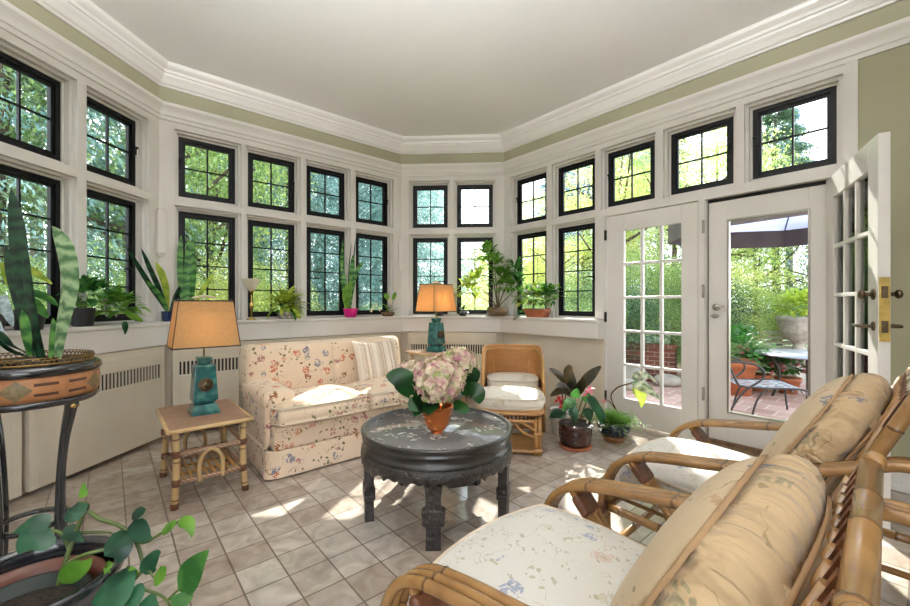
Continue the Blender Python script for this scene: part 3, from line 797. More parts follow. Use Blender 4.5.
# ------------------------------------------------------------------ lamps
def teal_mat():
    m, nt, p = newmat('teal_glaze'); L = nt.links.new
    tc = nd(nt, 'ShaderNodeTexCoord'); no = nd(nt, 'ShaderNodeTexNoise', Scale=16., Detail=5.); L(tc.outputs['Object'], no.inputs['Vector'])
    rp = nd(nt, 'ShaderNodeValToRGB'); e = rp.color_ramp.elements; e[0].position = .3; e[0].color = rgba(srgb(8, 54, 58)); e[1].position = .72; e[1].color = rgba(srgb(74, 132, 120))
    q = e.new(.5); q.color = rgba(srgb(16, 88, 88)); L(no.outputs['Fac'], rp.inputs['Fac']); L(rp.outputs['Color'], p.inputs['Base Color'])
    p.inputs['Roughness'].default_value = .25; p.inputs['Coat Weight'].default_value = .5
    return m
M['teal'] = teal_mat()
def shade_mat():
    m, nt, p = newmat('burlap_shade'); L = nt.links.new
    tc = nd(nt, 'ShaderNodeTexCoord'); mp = nd(nt, 'ShaderNodeMapping'); mp.inputs['Scale'].default_value = (60, 60, 260); L(tc.outputs['Object'], mp.inputs['Vector'])
    no = nd(nt, 'ShaderNodeTexNoise', Scale=1., Detail=3.); L(mp.outputs[0], no.inputs['Vector'])
    c = mix_n(nt, no.outputs['Fac'], srgb(200, 156, 98), srgb(242, 212, 160)); L(c, p.inputs['Base Color']); p.inputs['Roughness'].default_value = .9
    t = nd(nt, 'ShaderNodeBsdfTranslucent'); L(c, t.inputs['Color']); ms = nd(nt, 'ShaderNodeMixShader'); ms.inputs[0].default_value = .5
    L(p.outputs[0], ms.inputs[1]); L(t.outputs[0], ms.inputs[2]); L(ms.outputs[0], nt.nodes['Material Output'].inputs['Surface'])
    return m
M['shade'] = shade_mat()
M['trimtape'] = pbr('dark_shade_tape', srgb(70, 52, 40), .7)
M['jade'] = pbr('carved_stone', srgb(196, 188, 166), .4, var=.2, vscale=40.)
def table_lamp(label, loc, rz, power):
    r = thing('table_lamp', label, 'lamp', loc, R(rz), 'teal ceramic table lamps with orange shades')
    m = MB(); m.frustum((.085, .085), (.082, .082), 0, .012); m.frustum((.082, .082), (.062, .062), .012, .062)
    m.frustum((.050, .050), (.066, .066), .062, .085); m.frustum((.072, .072), (.058, .058), .085, .305); m.frustum((.064, .064), (.052, .052), .300, .318)
    m.frustum((.032, .032), (.044, .044), .318, .365)
    b = m.build('base', M['teal'], r); bevel(b, .006, 3)
    m = MB(); Mx = Matrix.Translation((0, -.0675, .19)) @ Matrix.Rotation(R(90 - 3.6), 4, 'X')
    q = MB(); q.lathe([(.0, .012), (.012, .013), (.018, .007), (.030, .009), (.036, .006), (.041, .010), (.043, 0)], 28); q.xf(Mx)
    for a in range(9):
        c = 2 * PI * a / 9; q.ball((.025 * math.cos(c), -.076, .19 + .025 * math.sin(c)), .0065, 8, 6)
    q.ball((0, -.08, .19), (.011, .006, .015), 10, 8)
    q.build('medallion', M['bronze'], r)
    m = MB(); m.tube([(0, 0, .365), (0, 0, .735)], .006, 8); m.build('stem', M['brass'], r)
    z0, z1 = .437, .732; a, bq = (.186, .135), (.150, .104)
    m = MB()
    def ring(s, z, e=0.): return [(-s[0] - e, -s[1] - e, z), (s[0] + e, -s[1] - e, z), (s[0] + e, s[1] + e, z), (-s[0] - e, s[1] + e, z)]
    v = ring(a, z0) + ring(bq, z1) + ring(a, z0, -.003) + ring(bq, z1, -.003); f = []
    for i in range(4):
        j = (i + 1) % 4; f += [(i, j, 4 + j, 4 + i), (8 + j, 8 + i, 12 + i, 12 + j), (i, 8 + i, 8 + j, j), (4 + i, 4 + j, 12 + j, 12 + i)]
    m.add(v, f); sh = m.build('lamp_shade', M['shade'], r)
    m = MB()
    for s, z in ((a, z0), (bq, z1)): m.tube(ring(s, z, .001) + ring(s, z, .001)[:1], .0045, 6)
    for i in range(4): m.tube([ring(a, z0, .0005)[i], ring(bq, z1, .0005)[i]], .0025, 5)
    m.build('shade_tape', M['trimtape'], sh)
    m = MB(); m.tube([(-bq[0], 0, z1 - .004), (bq[0], 0, z1 - .004)], .003, 6); m.tube([(0, -bq[1], z1 - .004), (0, bq[1], z1 - .004)], .003, 6); m.build('spider', M['brass'], sh)
    m = MB(); m.lathe([(.010, .72), (.016, .728), (.006, .740), (.005, .75)], 12); m.ball((-.03, 0, .758), (.045, .012, .008), 10, 6, Matrix.Rotation(R(-12), 4, 'Y')); m.ball((.035, 0, .757), (.042, .012, .008), 10, 6, Matrix.Rotation(R(14), 4, 'Y')); m.ball((0, 0, .762), (.014, .012, .014), 8, 6)
    m.build('finial', M['jade'], r)
    m = MB(); m.ball((0, 0, .54), (.028, .028, .04), 12, 8)
    bm, nt, p = newmat('lit_bulb'); p.inputs['Emission Color'].default_value = (1, .84, .62, 1); p.inputs['Emission Strength'].default_value = power; p.inputs['Base Color'].default_value = (1, .9, .8, 1)
    m.build('bulb', bm, r)
table_lamp('lit teal lamp with orange burlap shade on the low cane table left of the sofa', (-1.648, 2.655, .463), 40.9, 15)
table_lamp('lit teal lamp on the taller cane table in the far bay', (-.205, 4.435, .65), 50, 52)
# small uplighter on the sill
def uplighter():
    r = thing('torchiere_lamp', 'small brass lamp with white glass bowl shade on the sill behind the sofa', 'lamp', (-1.988, 3.95, SILL))
    m = MB(); m.lathe([(.045, 0), (.048, .006), (.030, .016), (.010, .024), (.010, .03)], 20); m.tube([(0, 0, .02), (0, 0, .28)], .0075, 10); m.lathe([(.012, .11), (.018, .125), (.018, .16), (.012, .17)], 16); m.lathe([(.01, .265), (.022, .27), (.026, .285), (.02, .295)], 16)
    m.build('stand', M['brass'], r)
    gm, nt, p = newmat('milk_glass'); p.inputs['Base Color'].default_value = (.92, .86, .76, 1); p.inputs['Roughness'].default_value = .2
    t = nd(nt, 'ShaderNodeBsdfTranslucent'); t.inputs[0].default_value = (.95, .9, .8, 1); ms = nd(nt, 'ShaderNodeMixShader'); ms.inputs[0].default_value = .55
    nt.links.new(p.outputs[0], ms.inputs[1]); nt.links.new(t.outputs[0], ms.inputs[2]); nt.links.new(ms.outputs[0], nt.nodes['Material Output'].inputs['Surface'])
    m = MB(); m.lathe([(.024, .285), (.036, .295), (.058, .34), (.090, .395), (.087, .396), (.055, .344), (.030, .302), (.0, .292)], 12, smooth=False); m.build('glass_shade', gm, r)
uplighter()

# ------------------------------------------------------------------ round table, vase, hydrangeas
def table_top_mat():
    m, nt, p = newmat('inlaid_slate_top'); L = nt.links.new
    tc = nd(nt, 'ShaderNodeTexCoord')
    n1 = nd(nt, 'ShaderNodeTexNoise', Scale=5., Detail=5.); L(tc.outputs['Object'], n1.inputs['Vector'])
    b = mix_n(nt, n1.outputs['Fac'], (.09, .09, .10), (.27, .25, .23))  # slate base lightened in place of reflected ceiling and windows
    n2 = nd(nt, 'ShaderNodeTexNoise', Scale=14., Detail=2.5, Distortion=2.2); L(tc.outputs['Object'], n2.inputs['Vector'])
    v = nd(nt, 'ShaderNodeTexVoronoi', Scale=10.); L(tc.outputs['Object'], v.inputs['Vector'])
    f = math_n(nt, 'MULTIPLY', math_n(nt, 'GREATER_THAN', n2.outputs['Fac'], .55), math_n(nt, 'LESS_THAN', v.outputs['Distance'], .48))
    n3 = nd(nt, 'ShaderNodeTexNoise', Scale=60., Detail=1.); L(tc.outputs['Object'], n3.inputs['Vector'])
    pc = mix_n(nt, n3.outputs['Fac'], (.42, .40, .36), (.88, .86, .80))
    L(mix_n(nt, f, b, pc), p.inputs['Base Color'])
    L(math_n(nt, 'MULTIPLY_ADD', f, .08, .16), p.inputs['Roughness'])
    bp = nd(nt, 'ShaderNodeBump', Strength=.5, Distance=.003); L(n2.outputs['Fac'], bp.inputs['Height']); L(bp.outputs['Normal'], p.inputs['Normal'])
    p.inputs['Coat Weight'].default_value = .5; p.inputs['Coat Roughness'].default_value = .12
    return m
M['ebony'] = pbr('ebonised_wood', (.030, .027, .025), .28, var=.45, vscale=10., bump=.15, bscale=50., coat=.3)
M['carved'] = pbr('carved_ebonised_wood', (.034, .028, .025), .38, var=.5, vscale=30., bump=.9, bscale=55.)
def round_table():
    r = thing('coffee_table', 'round black carved coffee table with pearl inlaid top', 'table', (-.103, 2.335, 0))
    RR = .43; m = MB()
    m.lathe([(.36, .365), (RR - .012, .375), (RR - .004, .388), (RR - .014, .398), (RR - .020, .405), (RR - .020, .428), (RR - .008, .434), (RR - .006, .442), (RR - .014, .448), (RR - .012, .458), (RR, .470), (RR + .001, .478), (RR - .006, .483), (RR - .016, .482), (RR - .026, .472), (RR - .03, .468), (0, .468)], 96)
    m.build('rim', M['ebony'], r)
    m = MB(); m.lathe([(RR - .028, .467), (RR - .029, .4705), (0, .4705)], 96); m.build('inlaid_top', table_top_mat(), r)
    m = MB(); n = 180; vs = []; fs = []
    for i in range(n):
        a = 2 * PI * i / n; t = (a * 5 / (2 * PI)) % 1
        z = .302 + .020 * abs(math.sin(PI * (t * 8))) ** .5 * (1 if .12 < t < .88 else 0) + (.0 if .12 < t < .88 else .0)
        for q, (rr, zz) in enumerate(((RR - .012, .378), (RR - .002, .37), (RR + .001, .345), (RR - .004, z), (RR - .024, z), (RR - .03, .378))): vs.append((rr * math.cos(a), rr * math.sin(a), zz))
    for i in range(n):
        j = (i + 1) % n
        for q in range(5): fs.append((i * 6 + q, i * 6 + q + 1, j * 6 + q + 1, j * 6 + q))
    m.add(vs, fs, True); m.build('apron', M['carved'], r)
    for k in range(5):
        a = R(270 + 72 * k); m = MB()
        out = [(.037, .0), (.035, .09), (.036, .112), (.050, .120), (.055, .135), (.049, .148), (.056, .162), (.058, .178), (.048, .186), (.038, .192), (.036, .25), (.044, .31)]
        vs = []; fs = []
        for w, z in out:
            for sx, sy in ((-1, -1), (1, -1), (1, 1), (-1, 1)): vs.append((sx * w, sy * (.024 if w < .04 else .029), z))
        for i in range(len(out) - 1):
            for q in range(4): fs.append((i * 4 + q, i * 4 + (q + 1) % 4, i * 4 + 4 + (q + 1) % 4, i * 4 + 4 + q))
        fs += [(3, 2, 1, 0), tuple(len(vs) - 4 + q for q in range(4))]
        m.add(vs, fs); m.xf(Matrix.Rotation(a, 4, 'Z') @ Matrix.Translation((RR - .042, 0, 0)) @ Matrix.Rotation(R(90), 4, 'Z')); m.build('leg', M['carved'], r)
round_table()
def amber():
    m, nt, p = newmat('amber_glass'); p.inputs['Base Color'].default_value = (.95, .30, .08, 1); p.inputs['Roughness'].default_value = .06; p.inputs['Transmission Weight'].default_value = .55
    p.inputs['IOR'].default_value = 1.4; p.inputs['Metallic'].default_value = .5
    return m
VX, VY = -.098, 2.215
m = MB(); m.lathe([(.0, .0), (.034, .0), (.036, .010), (.026, .018), (.052, .026), (.066, .05), (.082, .105), (.090, .150), (.085, .150), (.076, .105), (.058, .05), (.0, .035)], 10, smooth=False); o = m.build('vase', amber(), loc=(VX, VY, .4705)); tag(o, 'faceted amber glass vase on the round table', 'vase')
def petal_mat():
    m, nt, p = newmat('hydrangea_petals'); L = nt.links.new
    tc = nd(nt, 'ShaderNodeTexCoord'); no = nd(nt, 'ShaderNodeTexNoise', Scale=24., Detail=1.); L(tc.outputs['Object'], no.inputs['Vector'])
    rp = nd(nt, 'ShaderNodeValToRGB'); e = rp.color_ramp.elements; e[0].position = .30; e[0].color = rgba(srgb(172, 190, 118)); e[1].position = .70; e[1].color = rgba(srgb(202, 146, 156))
    q = e.new(.47); q.color = rgba(srgb(238, 224, 200)); L(no.outputs['Fac'], rp.inputs['Fac']); L(rp.outputs['Color'], p.inputs['Base Color']); p.inputs['Roughness'].default_value = .7
    t = nd(nt, 'ShaderNodeBsdfTranslucent'); L(rp.outputs['Color'], t.inputs['Color']); ms = nd(nt, 'ShaderNodeMixShader'); ms.inputs[0].default_value = .3
    L(p.outputs[0], ms.inputs[1]); L(t.outputs[0], ms.inputs[2]); L(ms.outputs[0], nt.nodes['Material Output'].inputs['Surface'])
    return m
M['petal'] = petal_mat()
M['hleaf'] = leafmat('hydrangea_leaf', srgb(10, 46, 18), srgb(28, 84, 30), .15, .35)
M['stem'] = pbr('green_stem', srgb(92, 110, 52), .5)
def hydrangea(label, c, rad, seed, leaves):
    rnd = random.Random(seed); base = Vector((VX, VY, .56)); c = Vector(c)
    r = thing('hydrangea', label, 'flower', (VX, VY, .51), 0., 'hydrangeas in the amber vase')
    off = Vector((VX, VY, .51)); m = MB(); k = int(120 * (rad / .13) ** 1.5)
    for i in range(k):
        t = (i + .5) / k; ph = math.acos(1 - 2 * t * .94); th = PI * (1 + 5 ** .5) * i
        d = Vector((math.sin(ph) * math.cos(th), math.sin(ph) * math.sin(th), math.cos(ph)))
        d = (d + Vector((rnd.uniform(-.12, .12), rnd.uniform(-.12, .12), rnd.uniform(-.12, .12)))).normalized()
        p = c - off + Vector((d.x * rad, d.y * rad, d.z * rad * .86)) * rnd.uniform(.80, 1.06)
        u = d.cross(Vector((.3, .2, 1))).normalized(); v = d.cross(u); a0 = rnd.uniform(0, PI)
        for q in range(4):
            a = a0 + q * PI / 2; e = u * math.cos(a) + v * math.sin(a); f = d.cross(e); s = rad * rnd.uniform(.21, .27)
            m.add([p, p + e * s * .55 + f * s * .5 + d * s * .30, p + e * s * 1.05 + d * s * .42, p + e * s * .55 - f * s * .5 + d * s * .30], [(0, 1, 2, 3)], True)
    m.ball(c - off, rad * .66, 14, 10)
    m.build('flower_head', M['petal'], r)
    m = MB(); m.tube(smooth_path([(0, 0, .0), ((c.x - VX) * .35, (c.y - VY) * .35, .12), (c.x - VX, c.y - VY, c.z - .51 - rad * .6)], 5), .006, 6); m.build('stem', M['stem'], r)
    for (d, L, W, b) in leaves:
        if isinstance(d, list):
            m = MB(); blade(m, [at(*q) - off for q in d], W, 'oval', b, .08, 12, .04); m.build('leaf', M['hleaf'], r); continue
        m = MB(); leaf(m, (d[0] * .06, d[1] * .06, .13 + d[2] * .04), d, L, W, b, n=8, fold=.10, shape='oval', wave=.05); m.build('leaf', M['hleaf'], r)
hydrangea('largest cream and pink hydrangea head, front of the bouquet', (-.085, 2.13, .775), .128, 1, [((-.2, -.9, .2), .13, .09, .9), ([(462, 395, 2.2), (470, 390, 2.16), (478, 394, 2.12), (479, 404, 2.1)], 0, .10, (.3, -1, .2)), ([(455, 400, 2.16), (462, 408, 2.1), (463, 414, 2.08)], 0, .08, (.2, -.8, .5))])
hydrangea('hydrangea head at the left of the bouquet, behind a big dark leaf', (-.225, 2.25, .775), .098, 2, [([(420, 400, 2.15), (412, 390, 2.12), (400, 378, 2.1), (386, 376, 2.1)], 0, .125, (-.2, -1, .3)), ([(424, 404, 2.15), (416, 404, 2.1), (410, 410, 2.08)], 0, .09, (-.1, -.9, .4))])
hydrangea('hydrangea head at the right rear of the bouquet', (.020, 2.31, .825), .112, 3, [([(460, 392, 2.26), (468, 378, 2.24), (480, 372, 2.22)], 0, .115, (.2, -1, .3)), ((.9, .3, .3), .2, .12, .7)])
hydrangea('small hydrangea head drooping low at the left of the vase', (-.245, 2.19, .665), .062, 4, [((-.5, -.6, .0), .14, .09, .6)])

# ------------------------------------------------------------------ bamboo armchairs
def armchair(label, F, heading, zt, zc, yt, grp):
    r = thing('bamboo_armchair', label, 'armchair', (F[0], F[1], 0), R(-heading), grp)
    for sx in (-1, 1):
        X = sx * .345
        path = smooth_path([(0.0, 0.0), (.012, .14), (.015, .30), (.002, .40), (-.045, .492), (-.125, .547), (-.25, .577), (-.42, .602), (-.60, .638), (-.76, .695), (-.865, .735), (-.945, .705), (-.982, .60), (-.965, .45), (-.92, .24), (-.895, 0.0)], 6)
        arm = None
        for q in (-1, 0, 1):
            m = MB(); m.cane([(X + q * .0275, y, z) for _, y, z in [(0, v.x, v.y) for v in [Vector((a[0], a[1], 0)) for a in path]]], .0142, 10, .24)
            o = m.build('arm_cane', M['bamboo'], r)
        for (y, z) in ((.013, .30), (-.945, .36)):
            m = MB(); m.box(X - .046, X + .046, y - .018, y + .018, z - .026, z + .026); bevel(m.build('binding', M['bind'], r), .014, 4)
        # slanting brace of three canes under the arm
        for q in (-1, 0, 1):
            m = MB(); m.cane([(X + q * .025, -.115, .530), (X + q * .025, -.30, .325)], .0138, 8); m.build('brace', M['bamboo'], r)
        m = MB(); d = Vector((0, -.185, -.205)).normalized(); a = Vector((X, -.118, .527)); 
        Mx = Matrix.Translation(a) @ Vector((0, 0, 1)).rotation_difference(d).to_matrix().to_4x4(); m.box(-.046, .046, -.0175, .0175, .01, .085, Mx); b = m.build('brace_wrap', M['bind'], r); bevel(b, .015, 4)
        m = MB(); m.cane([(X, .01, .30), (X, -.93, .26)], .017, 8); m.build('side_rail', M['bamboo'], r); m = MB(); m.cane([(X, .01, .12), (X, -.90, .12)], .014, 8); m.build('stretcher', M['bamboo'], r)
    for y, z, nm in ((.0, .30, 'front_rail'), (.0, .333, 'front_rail'), (-.60, .27, 'rear_rail'), (-.90, .26, 'rear_rail'), (-.02, .14, 'stretcher')): m = MB(); m.cane([(-.345, y, z), (.345, y, z)], .016, 8); m.build(nm, M['bamboo'], r)
    m = MB()
    for i in range(9): m.tube([(-.28 + .07 * i, 0, .325), (-.28 + .07 * i, -.62, .292)], .009, 6)
    m.build('seat_slats', M['bamboo'], r)
    # reclined back frame
    yb, zb = -.585, .27; yr = yt - .105
    for sx in (-1, 1):
        m = MB(); m.cane(smooth_path([(sx * .325, yb, zb), (sx * .325, (yb + yr) / 2 - .005, (zb + zt) / 2), (sx * .325, yr, zt)], 5), .019, 10, .2); m.ball((sx * .325, yr, zt), .0198, 10, 8); m.build('back_stile', M['bamboo'], r)
    m = MB(); d = Vector((0, yr - yb, zt - zb)).normalized()
    e = Vector((0, yr, zt)) - d * .014
    m.cane([(-.325, e.y, e.z), (.325, e.y, e.z)], .0195, 12, .2); m.build('top_rail', M['bamboo'], r)
    for k, (o, rr) in enumerate(((.05, .013), (.08, .013), (.11, .013))):
        w = e - d * o; m = MB(); m.cane([(-.32, w.y, w.z), (.32, w.y, w.z)], rr, 8); m.build('back_rail', M['bamboo'], r)
    m = MB()
    for i in range(10):
        x = -.27 + .06 * i; w = e - d * .02; m.tube([(x, yb, zb), (x, w.y + .02, w.z)], .011, 6)
    m.build('back_slats', M['bamboo'], r)
    m = MB()
    for i in range(10):
        x = -.27 + .06 * i; w = e - d * .05; Mx = Matrix.Translation((x, w.y, w.z)) @ Vector((0, 0, 1)).rotation_difference(d).to_matrix().to_4x4(); m.box(-.012, .012, -.02, .02, -.07, .045, Mx)
    m.build('back_binding', M['bind'], r)
    m = MB(); pp = MB(); Mx = Matrix.Translation((0, -.285, .405)) @ Matrix.Rotation(R(3), 4, 'X')
    cushion(m, .60, .60, .105, crown=.052, n=16, sq=.26, M=Mx, pipe=pp, pr=.0055, puff=.012)
    c = m.build('seat_cushion', M['seat'], r); pp.build('piping', M['pipew'], c)
    # back cushion: leans on the frame; gathered boxing and two lines of piping
    y0, z0 = -.515, .415; y1, z1 = yt, zc
    L = math.hypot(y1 - y0, z1 - z0); ang = math.atan2(-(y1 - y0), z1 - z0)
    Mx = Matrix.Translation((0, (y0 + y1) / 2, (z0 + z1) / 2)) @ Matrix.Rotation(ang, 4, 'X') @ Matrix.Rotation(R(90), 4, 'X')
    m = MB(); pp = MB(); cushion(m, .57, L, .115, crown=.060, n=44, sq=.34, M=Mx, pipe=pp, pr=.0062, puff=.034, rows=6, gather=.010)
    c = m.build('back_cushion', M['backc'], r)
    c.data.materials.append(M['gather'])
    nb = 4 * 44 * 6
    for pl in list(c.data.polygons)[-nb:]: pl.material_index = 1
    pp.build('piping', M['pipe'], c)
    return r
armchair('bamboo armchair with tan piped back cushion nearest the lower edge', (.095, 1.265), -43, .84, .835, -.735, 'floral bamboo armchairs')
armchair('bamboo armchair with floral cushions in front of the open french door', (.918, 1.985), -42, .93, .888, -.785, 'floral bamboo armchairs')

# ------------------------------------------------------------------ wicker tub chair and ottoman
def tub_chair():
    r = thing('wicker_chair', 'tub chair with woven cane back below the far windows', 'chair', (.548, 3.86, 0), R(-6))
    plan = smooth_path([(-.30, -.17, 0), (-.300, .06, 0), (-.265, .19, 0), (-.15, .265, 0), (0, .285, 0), (.15, .265, 0), (.265, .19, 0), (.300, .06, 0), (.30, -.17, 0)], 5)
    n = len(plan); hs = []
    for i, p in enumerate(plan):
        t = min(1, max(0, (p.y + .17) / .30)); hs.append(.50 + .245 * (t ** .6))
    m = MB(); vs = []; fs = []; K = 8
    for off in (0, -.018):
        for i, p in enumerate(plan):
            d = Vector((p.x, p.y, 0)).normalized()
            for j in range(K + 1):
                z = .36 + (hs[i] - .36) * j / K; e = 1 + .05 * (z - .4); vs.append((p.x * e + d.x * off, p.y * e + d.y * off, z))
    q = n * (K + 1)
    for i in range(n - 1):
        for j in range(K):
            a = i * (K + 1) + j; b = a + K + 1
            fs += [(a, a + 1, b + 1, b), (q + a, q + b, q + b + 1, q + a + 1)]
        a = i * (K + 1) + K; fs.append((a, q + a, q + a + K + 1, a + K + 1))
    m.add(vs, fs, True); m.build('back_panel', M['wick'], r)
    m = MB(); top = [(p.x * (1 + .05 * (hs[i] - .4)), p.y * (1 + .05 * (hs[i] - .4)), hs[i]) for i, p in enumerate(plan)]
    m.tube([(-.302, -.19, 0.02), (-.302, -.19, .40)] + [(-.302, -.185, .47)] + top + [(.302, -.185, .47), (.302, -.19, .40), (.302, -.19, 0.02)], .016, 10)
    m.tube([(p.x * .965, p.y * .965, hs[i] - .03) for i, p in enumerate(plan)], .010, 8)
    m.build('frame', M['rattan'], r)
    for p in ((-.30, .03), (.30, .03), (-.2, .24), (.2, .24)):
        m = MB(); m.tube([(p[0], p[1], 0), (p[0], p[1], .60)], .015, 8); m.build('post', M['rattan'], r)
    m = MB(); m.tube([(-.30, -.18, .36), (.30, -.18, .36)], .015, 8); m.tube([(-.30, -.18, .40), (.30, -.18, .40)], .012, 8); m.box(-.29, .29, -.17, .24, .355, .375)
    for x in (-.15, 0, .15): m.tube(smooth_path([(x - .07, -.18, .05), (x - .06, -.18, .22), (x, -.18, .30), (x + .06, -.18, .22), (x + .07, -.18, .05)], 4), .009, 6)
    m.tube([(-.30, -.18, .05), (.30, -.18, .05)], .013, 8); m.build('seat_frame', M['rattan'], r)
    m = MB(); pp = MB(); cushion(m, .53, .42, .085, crown=.030, n=12, sq=.2, M=Matrix.Translation((0, .03, .425)), pipe=pp, pr=.005)
    c = m.build('seat_cushion', M['linen'], r); pp.build('piping', M['pipew'], c)
tub_chair()
for o_ in bpy.data.objects['wicker_chair'].children: o_.scale = (.91, 1, 1)
def ottoman():
    r = thing('wicker_ottoman', 'cane ottoman with pale cushion in front of the tub chair', 'ottoman', (.452, 3.345, 0), R(-7))
    W, D = .235, .20
    def sq(z, e=0., k=10):
        pts = []
        for cx, cy, a0 in ((W - .07, -D + .07, -90), (W - .07, D - .07, 0), (-W + .07, D - .07, 90), (-W + .07, -D + .07, 180)):
            for j in range(k): a = R(a0 + 90 * j / (k - 1)); pts.append((cx + (.07 + e) * math.cos(a), cy + (.07 + e) * math.sin(a), z))
        return pts
    m = MB(); m.tube(sq(.325, .02), .015, 8, closed=True); m.tube(sq(.345, .022), .011, 8, closed=True); m.tube(sq(.268, .005), .013, 8, closed=True); m.build('top_ring', M['rattan'], r)
    m = MB(); P = sq(.3, .008, 6)
    Q = []
    for i in range(len(P)):
        a, b = Vector(P[i]), Vector(P[(i + 1) % len(P)]); k = max(1, int((b - a).length / .028))
        for j in range(k): Q.append(a.lerp(b, j / k))
    for p in Q: m.tube([(p.x, p.y, .27), (p.x, p.y, .325)], .0075, 6)
    m.build('spindles', M['bind'], r)
    for sx in (-1, 1):
        for sy in (-1, 1):
            m = MB()
            for ox, oy in ((0, 0), (-.032, 0), (0, -.03)): m.tube([(sx * (W - .005 + ox), sy * (D - .005 + oy), 0), (sx * (W - .01 + ox), sy * (D - .01 + oy), .30)], .0145, 8)
            m.build('leg', M['rattan'], r)
            for z in (.17, .04):
                m = MB(); m.box(sx * (W - .020) - .034, sx * (W - .020) + .034, sy * (D - .020) - .034, sy * (D - .020) + .034, z - .014, z + .014); b = m.build('binding', M['rattan'], r); bevel(b, .01)
    for yy in (-D, D):
        m = MB(); m.tube(smooth_path([(-W + .03, yy, .06), (-W + .035, yy, .17), (-.11, yy, .245), (0, yy, .262), (.11, yy, .245), (W - .035, yy, .17), (W - .03, yy, .06)], 6), .011, 8)
        m.tube(smooth_path([(-W + .04, yy, .14), (-.10, yy, .18), (-.03, yy, .26)], 4), .009, 6); m.tube(smooth_path([(W - .04, yy, .14), (.10, yy, .18), (.03, yy, .26)], 4), .009, 6); m.build('arch', M['rattan'], r)
    for xx in (-W, W):
        m = MB(); m.tube(smooth_path([(xx, -D + .03, .06), (xx, -D + .04, .17), (xx, 0, .255), (xx, D - .04, .17), (xx, D - .03, .06)], 6), .011, 8); m.build('arch', M['rattan'], r)
    m = MB()
    for z in (.028,): m.tube(sq(z, -.004), .015, 8, closed=True)
    m.box(-W + .02, W - .02, -D + .02, D - .02, .022, .034); m.build('foot_board', M['rattan'], r)
    m = MB(); pp = MB(); cushion(m, .545, .485, .075, crown=.035, n=14, sq=.30, M=Matrix.Translation((0, 0, .398)), pipe=pp, pr=.005, puff=.01)
    c = m.build('cushion', M['linen'], r); pp.build('piping', M['pipew'], c)
ottoman()

